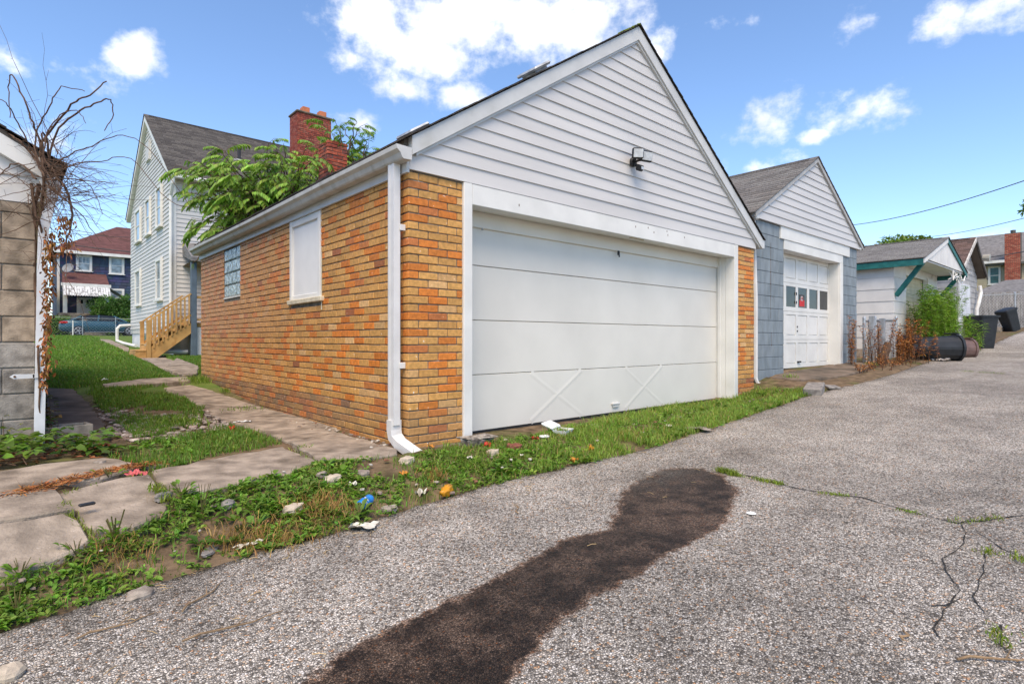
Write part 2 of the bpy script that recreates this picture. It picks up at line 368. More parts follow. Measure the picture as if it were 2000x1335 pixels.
# asphalt of the alley: worn, the stones stand clear of the tar
def asphalt_mat():
    m = bpy.data.materials.new('worn_asphalt'); m.use_nodes = True; nt = m.node_tree; N = nt.nodes; L = nt.links; b = N['Principled BSDF']
    geo = N.new('ShaderNodeNewGeometry'); pos = geo.outputs['Position']
    def vor(scale, feat='F1'):
        t = N.new('ShaderNodeTexVoronoi'); t.feature = feat; t.inputs['Scale'].default_value = scale; L.new(pos, t.inputs['Vector']); return t
    def mr(x, a, b_, c=0, d=1):
        t = N.new('ShaderNodeMapRange'); L.new(x, t.inputs[0])
        for i, q in enumerate((a, b_, c, d)): t.inputs[1+i].default_value = q
        return t.outputs[0]
    def nz(s, d=5):
        t = N.new('ShaderNodeTexNoise'); t.inputs['Scale'].default_value = s; t.inputs['Detail'].default_value = d; L.new(pos, t.inputs['Vector']); return t.outputs[0]
    def mix(f, a, c, bl='MIX'):
        t = N.new('ShaderNodeMix'); t.data_type = 'RGBA'; t.blend_type = bl
        for i, q in ((0, f), (6, a), (7, c)):
            if isinstance(q, (int, float)): t.inputs[i].default_value = q
            elif isinstance(q, tuple): t.inputs[i].default_value = (*q, 1)
            else: L.new(q, t.inputs[i])
        return t.outputs[2]
    def m2_(op, a, c):
        t = N.new('ShaderNodeMath'); t.operation = op
        for i, q in enumerate((a, c)):
            if isinstance(q, (int, float)): t.inputs[i].default_value = q
            else: L.new(q, t.inputs[i])
        return t.outputs[0]
    v1 = vor(112); ed = vor(112, 'DISTANCE_TO_EDGE')
    sepc = N.new('ShaderNodeSeparateColor'); L.new(v1.outputs['Color'], sepc.inputs[0])
    rp = N.new('ShaderNodeValToRGB'); L.new(sepc.outputs[0], rp.inputs[0]); cr = rp.color_ramp; cr.interpolation = 'CONSTANT'
    stops = [(0, (.15, .13, .108)), (.13, (.30, .262, .22)), (.27, (.46, .412, .348)), (.46, (.62, .556, .475)), (.70, (.78, .71, .615)), (.85, (.64, .48, .34)), (.91, (.85, .79, .71)), (.97, (.62, .36, .20))]
    while len(cr.elements) < len(stops): cr.elements.new(.5)
    for e, (p, c) in zip(cr.elements, stops): e.position = p; e.color = (*c, 1)
    stone = mix(mr(ed.outputs['Distance'], .0, .13), (.10, .088, .076), rp.outputs[0])
    big = mr(m2_('ADD', nz(.45, 4), m2_('MULTIPLY', m2_('SUBTRACT', nz(3.5, 8), .5), .7)), .3, .7, .70, 1.2); cm = N.new('ShaderNodeCombineColor'); [L.new(big, cm.inputs[i]) for i in range(3)]
    stone = mix(1., stone, cm.outputs[0], 'MULTIPLY')
    at = N.new('ShaderNodeAttribute'); at.attribute_name = 'tone'; sa = N.new('ShaderNodeSeparateColor'); L.new(at.outputs['Color'], sa.inputs[0])
    def m2(op, a, c):
        t = N.new('ShaderNodeMath'); t.operation = op
        for i, q in enumerate((a, c)):
            if isinstance(q, (int, float)): t.inputs[i].default_value = q
            else: L.new(q, t.inputs[i])
        return t.outputs[0]
    sn = m2('ADD', sa.outputs[0], m2('MULTIPLY', m2('SUBTRACT', nz(20, 9), .5), .85))
    halo = mr(sn, .18, .42); core = mr(sn, .40, .62)
    worn = m2('MULTIPLY', core, mr(m2('SUBTRACT', nz(8, 9), m2('MULTIPLY', sa.outputs[2], .14)), .34, .58, 0.55, 1))
    c = mix(m2('MULTIPLY', halo, .85), stone, mix(1., stone, (.40, .25, .17), 'MULTIPLY'))
    c = mix(m2('MULTIPLY', worn, .96), c, mix(1., stone, (.058, .039, .030), 'MULTIPLY'))
    c = mix(m2('MULTIPLY', sa.outputs[1], mr(nz(8, 6), .3, .6)), c, mix(1., stone, (.42, .40, .38), 'MULTIPLY'))
    L.new(c, b.inputs['Base Color']); L.new(mr(core, 0, 1, .92, .62), b.inputs['Roughness']); b.inputs['Specular IOR Level'].default_value = .25
    bp = N.new('ShaderNodeBump'); bp.inputs['Distance'].default_value = .005; bp.inputs['Strength'].default_value = .9
    L.new(m2('ADD', mr(ed.outputs['Distance'], 0, .25), m2('MULTIPLY', sepc.outputs[1], .5)), bp.inputs['Height']); L.new(bp.outputs[0], b.inputs['Normal'])
    return m
STAIN = [gp(*q) for q in ((500, 1420), (590, 1335), (690, 1268), (800, 1215), (900, 1172), (966, 1137), (1065, 1084), (1120, 1052), (1190, 1030), (1208, 1002), (1219, 972), (1235, 947), (1280, 926), (1318, 914), (1367, 916), (1406, 928), (1432, 950), (1425, 1000), (1390, 1032), (1340, 1060), (1296, 1087), (1252, 1110), (1208, 1145), (1131, 1170), (1103, 1203), (1092, 1225), (1048, 1252), (1010, 1296), (990, 1335), (950, 1420))]
DARK = [(gp(1290, 920), .35, .8), (gp(1450, 885), .28, .75), (gp(1600, 1000), .3, .35), (gp(900, 985), .25, .3)] + [(gp(px, py), .16, .6) for px, py in ((700, 1050), (560, 1085), (820, 1015), (480, 1110), (330, 1165))]
def segd(P, a, b):
    ab = b-a; t = np.clip(((P-a) @ ab)/(ab @ ab), 0, 1); return np.linalg.norm(P-(a+t[:, None]*ab), axis=1)
def alley_tone(V):
    P = V[:, :2]; q = np.array([(p.x, p.y) for p in STAIN]); d = np.full(len(P), 9.)
    for i in range(len(q)): d = np.minimum(d, segd(P, q[i], q[(i+1) % len(q)]))
    ins = inpoly(P[:, 0], P[:, 1], q); sd = np.where(ins, d, -d); wob = np.array([fb(x, y, 5.0, 4, 4.) if q_ < .4 else 0. for (x, y), q_ in zip(P, d)]); s = np.clip(.5+sd/.12+.35*wob, 0, 1)
    s = np.where((P[:, 0] > 8) | (P[:, 1] < -8), 0, s)
    c0 = gp(1310, 1000); lt = np.exp(-((P[:, 0]-c0.x)**2+(P[:, 1]-c0.y)**2)/.10)
    dk = np.zeros(len(P))
    for p, r, wt in DARK: dk = np.maximum(dk, wt*np.exp(-((P[:, 0]-p.x)**2*.5+(P[:, 1]-p.y)**2*2)/r**2))
    e = np.array([ye(x) for x in P[:, 0]]); dk = np.maximum(dk, .75*np.exp(-((e-P[:, 1])/.10)**2))
    return np.c_[s, dk, lt, np.ones(len(P))]
axs = [-120, -60, -30, -15, -9] + list(np.arange(-6, 8, .05)) + list(np.arange(8, 40, .5)) + [45, 60, 100, 200]
aks = [-.0001] + list(np.arange(0, 4.4, .05)) + [5, 7, 10, 14]
def az_(x, k):
    y = ye(x)-max(k, 0); z = float(G(x, y)) + .006*fb(x, y, 1.1, 3, 2.)
    return (x, y, z-.09 if k < 0 else z)
alley = grid_mesh('alley_road', axs, aks, az_, asphalt_mat(), alley_tone); tag(alley, kind='structure')
def alley_z(x, y): return float(G(x, y)) + .006*fb(x, y, 1.1, 3, 2.)
street_asphalt = M('street_asphalt', (.09, .09, .09), .95, .2, 6)
grid_mesh('street', list(np.arange(-60, 61, 5.)), [41.7, 44.5, 47.3], lambda x, y: (x, y, float(G(x, y))-.02), street_asphalt)['kind'] = 'structure'

# concrete slabs, laid as separate pieces
path = bpy.data.objects.new('concrete_path', None); COL.objects.link(path); tag(path, kind='structure', label='old cracked concrete slabs beside the brick garage'); WM[path.name] = Matrix()
def fit(pts):
    A = np.array([(p[0], p[1], 1) for p in pts]); z = np.array([float(G(p[0], p[1])) for p in pts]); return np.linalg.lstsq(A, z, rcond=None)[0]
SLABS = []
def slab(cpts, up=.02, name='slab', parent=path, mat=concrete, px=None, thick=.14, jag=.02):
    pts = px or [gp(a/2.153, 620+b/2.153) for a, b in cpts]
    q = []
    for i in range(len(pts)):
        a = Vector(pts[i][:2]); b = Vector(pts[(i+1) % len(pts)][:2]); n = max(1, int((b-a).length/.11))
        for k in range(n):
            p = a.lerp(b, k/n); s = jag if k else .01; q.append((p.x+R.uniform(-s, s), p.y+R.uniform(-s, s)))
    if sum(q[i][0]*q[(i+1) % len(q)][1]-q[(i+1) % len(q)][0]*q[i][1] for i in range(len(q))) < 0: q.reverse()
    ca, cb, cc = fit(pts); ca += R.uniform(-.006, .006); cb += R.uniform(-.006, .006)
    c = Vector((sum(p[0] for p in q)/len(q), sum(p[1] for p in q)/len(q)))
    def zz(x, y): return ca*x+cb*y+cc+up
    m = MB(); n = len(q)
    ins = []
    for i in range(n):
        t = Vector(q[(i+1) % n])-Vector(q[i-1]); nn = Vector((-t.y, t.x)).normalized()*.008; ins.append((q[i][0]+nn.x, q[i][1]+nn.y))
    m.v += [(x, y, zz(x, y)) for x, y in ins] + [(x, y, zz(x, y)-.010) for x, y in q] + [(x, y, zz(x, y)-thick) for x, y in q]
    m.face(range(n))
    for i in range(n): j = (i+1) % n; m.face((n+i, n+j, j, i)); m.face((2*n+i, 2*n+j, n+j, n+i))
    SLABS.append([(p[0], p[1]) for p in pts]); return m.build(name, mat, parent)
concrete_dark = M('dark_concrete', (.17, .13, .098), .95, .2, 4, col2=(.11, .09, .07), s2=1.5, lo=.45, hi=.65, bump=.004, bs=60, spec=.1)
for i, c in enumerate(([(400, 88), (460, 90), (545, 126), (540, 150), (480, 122)], [(547, 127), (650, 148), (742, 180), (690, 222), (560, 163), (545, 150)], [(744, 181), (832, 212), (830, 247), (775, 258), (692, 223)], [(430, 290), (600, 268), (790, 258), (800, 275), (690, 285), (440, 301)],
          [(690, 287), (800, 277), (880, 300), (1000, 345), (1105, 375), (910, 399), (860, 380), (830, 384), (780, 340), (705, 320)],
          [(838, 387), (910, 403), (1112, 379), (1270, 425), (1421, 468), (1421, 488), (1220, 528), (1060, 475), (930, 435)],
          [(1224, 533), (1425, 492), (1560, 530), (1665, 562), (1668, 582), (1560, 600), (1345, 609)],
          [(640, 650), (900, 604), (1190, 556), (1335, 613), (1240, 655), (1010, 705), (820, 756), (705, 718)],
          [(255, 742), (500, 690), (622, 678), (718, 760), (690, 830), (560, 907), (400, 907), (335, 862)],
          [(-250, 690), (0, 662), (180, 630), (440, 603), (600, 632), (440, 688), (180, 717), (0, 748), (-250, 770)],
          [(-260, 778), (0, 756), (232, 741), (305, 832), (130, 862), (0, 875), (-260, 905)],
          [(-300, 935), (0, 893), (270, 843), (330, 870), (382, 950), (340, 985), (100, 1085), (0, 1092), (-300, 1110)])):
    slab(c, up=.022 if i != 3 else .03)
left_walk = bpy.data.objects.new('side_path', None); COL.objects.link(left_walk); tag(left_walk, kind='structure'); WM[left_walk.name] = Matrix()
for c in ([(190, 292), (310, 298), (372, 355), (400, 400), (200, 395)], [(200, 398), (402, 403), (468, 500), (425, 522), (270, 480), (200, 476)]):
    slab(c, up=.02, parent=left_walk, mat=concrete_dark)
# brown dirty apron before the second garage
apron_b = slab(None, px=[(6.62, -.05), (7.5, .10), (10.6, .10), (10.9, -.25), (9.2, -.62), (7.6, -.66), (6.7, -.45)], up=.012, name='driveway_apron', parent=None, mat=concrete_dark); tag(apron_b, kind='structure')

# cracks in the alley: thin dark open joints
tar = M('crack_tar', (.03, .027, .024), 1.0, .3, 40)
cr = MB()
def crack(pts, w0=.007):
    g = [gp(*p) for p in pts]; q = []
    for a, b in zip(g, g[1:]):
        n = max(2, int((b-a).length/.05))
        for k in range(n): p = a.lerp(b, k/n); q.append((p.x+.018*fb(p.x, p.y, 9, 2, 1.), p.y+.018*fb(p.x, p.y, 9, 2, 7.)))
    for a, b in zip(q, q[1:]):
        t = Vector((b[0]-a[0], b[1]-a[1])).normalized(); nn = Vector((-t.y, t.x)); w1 = w0*R.uniform(.3, 1.2)
        cr.poly([(a[0]+nn.x*w1, a[1]+nn.y*w1, alley_z(*a)+.004), (a[0]-nn.x*w1, a[1]-nn.y*w1, alley_z(*a)+.004), (b[0]-nn.x*w1, b[1]-nn.y*w1, alley_z(*b)+.004), (b[0]+nn.x*w1, b[1]+nn.y*w1, alley_z(*b)+.004)][::-1])
CRACKS = [[(1400, 920), (1470, 932), (1560, 955), (1680, 972), (1780, 1000), (1870, 1022), (2010, 1005)], [(1880, 1025), (1885, 1060), (1840, 1090), (1850, 1115), (1870, 1150), (1845, 1180), (1825, 1230), (1835, 1260)], [(1925, 1080), (1915, 1140), (1900, 1165), (1925, 1210)], [(1900, 1035), (1960, 1070), (2010, 1090)], [(1955, 1220), (1960, 1260), (2000, 1310)], [(1880, 1165), (1800, 1190)]]
for i, c in enumerate(CRACKS): crack(c, .006 if i == 0 else .0032)
tag(cr.build('crack', tar, alley), kind='stuff')

# the ground lies lower under the slabs
_n = len(ground.data.vertices); _co = np.empty(_n*3, np.float32); ground.data.vertices.foreach_get('co', _co); _co = _co.reshape(-1, 3)
for _p in SLABS: _co[inpoly(_co[:, 0], _co[:, 1], _p), 2] -= .06
ground.data.vertices.foreach_set('co', _co.ravel())
# ---------------------------------------------------------------- the brick garage
GW, GD, GC = 6.10, 6.75, 3.06                # width, depth, ridge line
garage = thing('brick_garage', 'tan and orange brick garage with white sided gable and wide white door', 'garage', (0, 0, 0))
TAN = (.54, .285, .082); ORA = (.60, .185, .028); LTAN = (.60, .36, .15); RED = (.46, .15, .042); DRK = (.30, .10, .04); PNK = (.52, .27, .15)
def brick_col(y, z, tan=.62):
    r = R.random()
    c = TAN if r < tan else ORA if r < tan+.24 else LTAN if r < tan+.30 else TAN if r < .96 else RED if r < .992 else DRK
    k = R.uniform(.85, 1.15); c = [q*k for q in c]; u_ = R.uniform(0, .22); c = [a*(1-u_)+b*u_ for a, b in zip(c, (.55, .24, .06))]
    p = min(1, max(0, (y-1.5)/4))*(.55 if z > .9 else .25)
    c = [a*(1-p)+b*p for a, b in zip(c, PNK)]
    if z < .27:
        g = R.uniform(.3, .8)*(1 if y > 1 else .5); c = [a*(1-g)+b*g for a, b in zip(c, (.22, .12, .075) if R.random() < .6 else (.15, .12, .085))]
    return tuple(c)
CH = .0678; BR = []                           # course height; bricks: (box, colour, facing)
SIDE_TOP, FRONT_TOP = 2.215, 2.245
WIN = [(1.74, 2.60, 1.27, 2.30), (4.54, 5.36, 1.475, 2.30)]
def add_brick(x0, x1, y0, y1, z0, z1, fc, tan=.62):
    j = R.uniform(-.0025, .0025)
    BR.append(((x0+(j if fc == 'x' else 0), x1, y0+(j if fc == 'y' else 0), y1, z0+R.uniform(-.001, .001), z1+R.uniform(-.0015, .001)), brick_col(y0, z0, tan), fc))
for k in range(-2, 34):
    z0 = k*CH+.004; z1 = z0+CH-.0095; odd = k % 2
    # front pier beside the downspout
    if z0 < FRONT_TOP-.02:
        zt = min(z1, FRONT_TOP); edges = [0, .195, .39, .548] if odd else [0, .10, .295, .49, .548]
        for a, b in zip(edges, edges[1:]): add_brick(a+(.0045 if a else 0), b-(.0045 if b < .548 else .002), 0, .095, z0, zt, 'y', .55)
        edges = [5.552, 5.66, 5.855, GW] if odd else [5.552, 5.60, 5.80, 6.0, GW]
        for a, b in zip(edges, edges[1:]): add_brick(a+.004, b-.004 if b < GW else b, 0, .095, z0, zt, 'y', .5)
    # long side wall
    if z0 < SIDE_TOP-.02:
        zt = min(z1, SIDE_TOP); y = .0995 if odd else 0.0; first = True
        if not odd: y = .0995
        while y < GD-.02:
            ln = .195
            if first: ln = .0975 if not odd else .195
            first = False; a, b = y+.0045, min(y+ln, GD)-.0045; y += ln; segs = [(a, b)]
            for (w0, w1, wz0, wz1) in WIN:
                if zt > wz0+.01 and z0 < wz1:
                    ns = []
                    for (p, q) in segs:
                        if q <= w0 or p >= w1: ns.append((p, q)); continue
                        if p < w0-.03: ns.append((p, w0-.004))
                        if q > w1+.03: ns.append((w1+.004, q))
                    segs = ns
            for p, q in segs: add_brick(0, .095, p, q, z0, zt, 'x')
def bscore(b):
    (x0, x1, y0, y1, z0, z1), c, f = b; p = Vector((x0, y0, (z0+z1)/2)); d = CAM-p; nrm = Vector((-1, 0, 0)) if f == 'x' else Vector((0, -1, 0))
    ar = (z1-z0)*((y1-y0) if f == 'x' else (x1-x0)); return ar*max(0, d.normalized().dot(nrm))/d.length_squared if z1 > -.02 else 0
order = sorted(range(len(BR)), key=lambda i: -bscore(BR[i])); big = set(order[:300])
rest = MB()
for i, (bx, c, f) in enumerate(BR):
    m = MB() if i in big else rest; m.col = c; m.cbox(*bx, b=R.uniform(.0025, .005), jit=.0015)
    if i in big: m.build('brick', brick_mat, garage)
tag(rest.build('brickwork', brick_mat, garage, ), kind='stuff')
# mortar core, recessed behind the brick faces
m = MB(); c = .0095
m.box(c, .546, c, .09, -.3, 2.24).box(5.554, GW-.003, c, .09, -.3, 2.24)
ys_ = [.0899] + [v for wv in WIN for v in wv[:2]] + [GD-.003]
for a, b in ((.0901, 1.74), (2.60, 4.54), (5.36, GD-.003)): m.box(c, .20, a, b, -.3, 2.3)
for w0, w1, wz0, wz1 in WIN: m.box(c, .20, w0+.0001, w1-.0001, -.3, wz0)
m.box(.2001, GW-.2, GD-.2, GD-.004, -.3, 2.3).box(GW-.2, GW-.004, .0905, GD-.2005, -.3, 2.3)
m.build('mortar', mortar, garage)
# boarded window: frame set in the opening, sheet behind, taped sill
y0, y1, z0, z1 = 1.74, 2.60, 1.31, 2.214
m = MB(); m.cbox(.012, .10, y0+.04, y1-.04, z0+.03, z1-.04, b=.002); bw = m.build('window_board', M('board_white', (.78, .77, .74), .55, .03, 3), garage); bw['label'] = 'flat white board closing the side window'
for nm, bx in (('window_frame', (-.012, .11, y0, y0+.062, z0, z1)), ('window_frame', (-.012, .11, y1-.062, y1, z0, z1)), ('window_frame', (-.010, .11, y0+.0625, y1-.0625, z1-.075, z1-.001)), ('window_frame', (.0, .11, y0+.0625, y1-.0625, z0-.001, z0+.05))):
    m = MB(); m.cbox(*bx, b=.004, jit=.001); m.build(nm, white_paint, bw)
tape = M('masking_tape', (.66, .58, .42), .8, .12, 12)
m = MB(); m.cbox(-.035, .11, y0-.07, y1+.03, z0-.052, z0-.002, b=.006, jit=.003); m.build('window_sill', tape, bw)
m = MB(); m.cbox(-.0045, -.0025, y0-.035, y0-.012, z0-.14, z0+.45, b=.0004); m.build('tape_strip', tape, bw)
# glass block window, four by four
gy0, gy1, gz0, gz1 = 4.54, 5.36, 1.475, 2.215
m = MB(); m.box(.035, .10, gy0, gy1, gz0, gz1+.08); gb = m.build('glass_block_window', M('white_mortar', (.62, .62, .60), .9, .1), garage)
m = MB(); m.cbox(-.004, .03, gy0-.0, gy1, gz0-.006, gz0+.016, b=.002); m.build('window_sill', white_paint, gb)
sy, sz = (gy1-gy0)/4, (gz1-gz0-.02)/4
for i in range(4):
    for j in range(4):
        m = MB(); a = gy0+i*sy; b = gz0+.018+j*sz; m.cbox(.008, .06, a+.006, a+sy-.006, b+.006, b+sz-.006, b=.012); m.build('glass_block', glass_block, gb)
# frieze board under the gutter
for a, b in ((-.02, 1.70), (1.703, 4.2), (4.203, GD)):
    m = MB(); m.cbox(-.028, .0, a, b, 2.214, 2.312, b=.003); m.build('frieze_board', trim_alu, garage)
# gable siding boards, each its own piece
SL = .657
def lz(x): return 2.36+SL*(x+.0) if x < GC else 2.36+SL*(2*GC-x)
zb = [2.245, 2.387] + [2.387+.1252*i for i in range(1, 17)]
for i, (a, b) in enumerate(zip(zb, zb[1:])):
    def xl(z): return max(-.008, (z-2.36)/SL-.03)
    def xr(z): return min(GW+.02, 2*GC-(z-2.36)/SL+.03)
    b2 = min(b+.012, 4.40)
    if xl(a) >= xr(a)-.05: continue
    m = MB(); o0, o1 = -.024, -.010; q = R.uniform(-.0012, .0012)
    P = [(xl(a), a), (xr(a), a), (max(xr(b2), GC+.005), b2), (min(xl(b2), GC-.005), b2)]
    yb = [o0+q, o0-q, o1, o1]
    n = len(m.v); m.v += [(x, yb[k], z) for k, (x, z) in enumerate(P)] + [(x, 0.09, z) for x, z in P]
    for f in ((0, 1, 2, 3), (0, 4, 5, 1), (1, 5, 6, 2), (2, 6, 7, 3), (3, 7, 4, 0)): m.face(f)
    m.face((4, 7, 6, 5)); m.build('siding_board', siding_white, garage)
# rake boards with a small inner moulding
for s in (-1, 1):
    def P(a, b, d, s=s): return (GC+s*a, d, b)
    e = 3.20 if s > 0 else 3.06
    top = 4.36+.155
    m = MB(); m.prism([(0, top), (0, 4.362), (e, 4.362-SL*e), (e, top-SL*e)], P, -.062, .02); m.build('rake_board', trim_alu, garage)
    m = MB(); m.prism([(0, 4.36), (0, 4.335), (e-.05, 4.335-SL*(e-.05)), (e-.05, 4.36-SL*(e-.05))], P, -.044, .0); m.build('rake_moulding', trim_alu, garage)
m = MB(); m.box(6.24, 6.32, -.064, .1, 2.27, 2.40); m.build('gutter_end', trim_alu, garage)
# roof: deck and shingle courses that step up the slope
sh_dark = [(.05, .045, .042), (.065, .058, .052), (.04, .036, .034), (.075, .062, .052)]
def shingle_roof(name, parent, ridge_a, ridge_z, run0, run1, slope, b0, b1, P, cols_, expo=.125, tab=.30, over=0.0):
    """courses of tabs; a across the slope from the ridge, b along the ridge"""
    m = MB(); L_ = math.hypot(1, slope)
    for sgn, run in ((-1, run0), (1, run1)):
        n = int(run*L_/expo)+1
        for i in range(n):
            a0 = run-i*expo/L_; a1 = max(a0-expo/L_*1.25, 0)
            if a0 <= 0: break
            bb = b0-(i % 2)*tab*.5
            while bb < b1:
                c0, c1 = max(bb, b0), min(bb+tab-.008, b1); bb += tab
                if c1-c0 < .02: continue
                m.col = R.choice(cols_); th = .012+R.uniform(0, .006)
                q = [(a0+R.uniform(0, .006), ridge_z-slope*a0+th), (a1, ridge_z-slope*a1+.003)]
                n0 = len(m.v)
                for cc in (c0, c1):
                    m.v += [P(ridge_a+sgn*q[0][0], q[0][1], cc), P(ridge_a+sgn*q[1][0], q[1][1], cc), P(ridge_a+sgn*q[0][0], q[0][1]-.016, cc)]
                m.face((n0, n0+1, n0+4, n0+3) if sgn < 0 else (n0+3, n0+4, n0+1, n0)); m.face((n0+2, n0, n0+3, n0+5) if sgn < 0 else (n0+5, n0+3, n0, n0+2)); m.face((n0, n0+2, n0+1)); m.face((n0+3, n0+4, n0+5))
    bb = b0
    while bb < b1-.05:
        m.col = R.choice(cols_); c1 = min(bb+.3, b1)
        for sgn in (-1, 1):
            m.poly([P(ridge_a, ridge_z+.022, bb), P(ridge_a+sgn*.15, ridge_z-slope*.15+.016, bb), P(ridge_a+sgn*.15, ridge_z-slope*.15+.016, c1-.006), P(ridge_a, ridge_z+.022, c1-.006)][::sgn])
        bb += .14
    return m.build(name, shingle, parent)
PY = lambda a, b, d: (a, d, b)
top = 4.36+.155
m = MB()
for s, e in ((-1, 3.10), (1, 3.22)): m.prism([(0, top+.004), (e, top+.004-SL*e), (e, top-.06-SL*e), (0, top-.06)], lambda a, b, d, s=s: (GC+s*a, d, b), .0, GD+.1)
deck = m.build('roof', M('roof_deck', (.12, .10, .08), .9), garage)
rs = shingle_roof('shingle', deck, GC, top+.012, 3.14, 3.25, SL, -.085, GD+.12, PY, sh_dark, .14, .32); tag(rs, kind='stuff')
moss = MB()
for i in range(40):
    x = R.uniform(2.78, 3.05); z = top+.02-SL*(GC-x); r = R.uniform(.01, .03); y = R.uniform(-.08, .05); moss.lathe((x, y, z-.005), [(r, 0), (r*.8, r*.5), (0.001, r*.7)], 6)
mm = moss.build('moss', M('moss', (.10, .13, .02), 1, .3, 40), deck); mm['label'] = 'green moss on the roof peak'
# box vents on the roof
vent_m = M('vent_metal', (.42, .43, .43), .45, .2, 10, metal=.3)
for x, y in ((2.17, .75), (1.0, 1.5)):
    z = top+(.02 if x > 2 else -.005)-SL*(GC-x); M4 = Matrix.Translation((x, y, z)) @ Matrix.Rotation(-math.atan(SL), 4, 'Y')
    m = MB(); m.box(-.17, .17, -.17, .17, -.01, .012).box(-.11, .11, -.11, .11, .0, .045); k = len(m.v)
    m.cbox(-.15, .15, -.17, .17, .045, .085, b=.02)
    m.xf(M4); m.build('roof_vent', vent_m, garage)
# chimney of the garage, brick by brick on the faces that show
cx0, cx1, cy0, cy1 = 2.03, 2.43, 6.25, 6.68
ch = MB(); ch.box(cx0+.008, cx1-.008, cy0+.008, cy1-.008, 3.5, 4.60); chm = ch.build('chimney', mortar_red, garage)
RB = [(.30, .065, .035), (.36, .085, .045), (.24, .05, .03), (.20, .06, .045), (.33, .10, .06)]
k = 0; z = 3.55
while z < 4.58:
    off = .1 if k % 2 else 0
    ex = [cx0, cx0+.2, cx1] if not off else [cx0, cx0+.1, cx0+.3, cx1]
    for a, b in zip(ex, ex[1:]):
        m = MB(); m.col = R.choice(RB); m.cbox(a+(.004 if a > cx0 else R.uniform(-.004, .003)), b-.004, cy0+R.uniform(-.005, .004), cy0+.09, z+.005, z+.062, b=.006, jit=.004); m.build('brick', old_brick, chm)
    ey = [cy0+.095, cy0+.2, cy1] if k % 2 else [cy0+.095, cy0+.3, cy1]
    for a, b in zip(ey, ey[1:]):
        m = MB(); m.col = R.choice(RB); m.cbox(cx0+R.uniform(-.005, .004), cx0+.09, a+.004, b-.004, z+.005, z+.062, b=.006, jit=.004); m.build('brick', old_brick, chm)
    z += .0678; k += 1
m = MB(); m.box(cx0-.04, cx1+.04, cy0-.04, cy1+.04, 3.5, 3.93)
m.build('flashing', M('flashing', (.10, .05, .05), .7, .2), chm)
# gutter, K-style profile, and fascia
prof = [(.0, 2.388), (.0, 2.292), (-.075, 2.288), (-.088, 2.30), (-.105, 2.335), (-.135, 2.358), (-.14, 2.392), (-.130, 2.392), (-.128, 2.366), (-.098, 2.342), (-.080, 2.306), (-.008, 2.302), (-.008, 2.388)]
m = MB(); n = len(prof); segs = [-.10] + list(np.arange(.4, GD, .8)) + [GD+.06]
for y in segs:
    dz = .004*math.sin(y*1.3)-.002*y/GD
    m.v += [(x-.03, y, z+dz) for x, z in prof]
for i in range(len(segs)-1):
    for k in range(n): j = (k+1) % n; m.face((i*n+k, i*n+j, (i+1)*n+j, (i+1)*n+k))
gut = m.build('gutter', gutter_mat, garage)
capm = MB(); capm.prism([(x-.03, z) for x, z in prof[:7]], lambda a, b, d: (a, d, b), -.104, -.1001); capm.build('end_cap', trim_alu, gut); capm = MB(); capm.prism([(x-.03, z) for x, z in prof[:7]], lambda a, b, d: (a, d, b), GD+.0601, GD+.064); capm.build('end_cap', trim_alu, gut)
# downspout: corrugated rectangular pipe, straps and a kicked-out elbow
def rect_pipe(m, pts, w, d, up):
    prof = [(-1, -1), (-.35, -1), (-.3, -.9), (.3, -.9), (.35, -1), (1, -1), (1, 1), (-1, 1)]
    pts = [Vector(p) for p in pts]; b = len(m.v); k = len(prof)
    for i, p in enumerate(pts):
        t = (pts[min(i+1, len(pts)-1)]-pts[max(i-1, 0)]).normalized(); s = Vector((0, 1, 0)) if up == 'y' else Vector((1, 0, 0)); s = (s-t*s.dot(t)).normalized(); u = t.cross(s)
        m.v += [tuple(p+s*a*w/2+u*c*d/2) for a, c in prof]
    for i in range(len(pts)-1):
        for q in range(k): r = (q+1) % k; m.face((b+i*k+q, b+i*k+r, b+(i+1)*k+r, b+(i+1)*k+q))
    m.face([b+q for q in range(k)]); return m
ds_m = M('downspout_paint', (.66, .645, .62), .38, .05, 5, col2=(.5, .49, .45), s2=4, lo=.55, hi=.8, f2=.5)
m = MB(); rect_pipe(m, [(-.075, .10, 2.32), (-.075, .10, 1.2), (-.075, .10, .16)], .095, .06, 'y'); dsp = m.build('downspout', ds_m, garage)
m = MB(); rect_pipe(m, [(-.075, .10, .2), (-.075, .10, .12), (-.072, .088, .065), (-.06, .03, .015), (-.02, -.14, -.055), (.0, -.22, -.085)], .10, .066, 'x'); m.build('elbow', ds_m, dsp)
for z in (1.75, .62):
    m = MB(); m.cbox(-.055, -.001, .040, .0515, z, z+.05, b=.003); m.build('strap', ds_m, dsp)
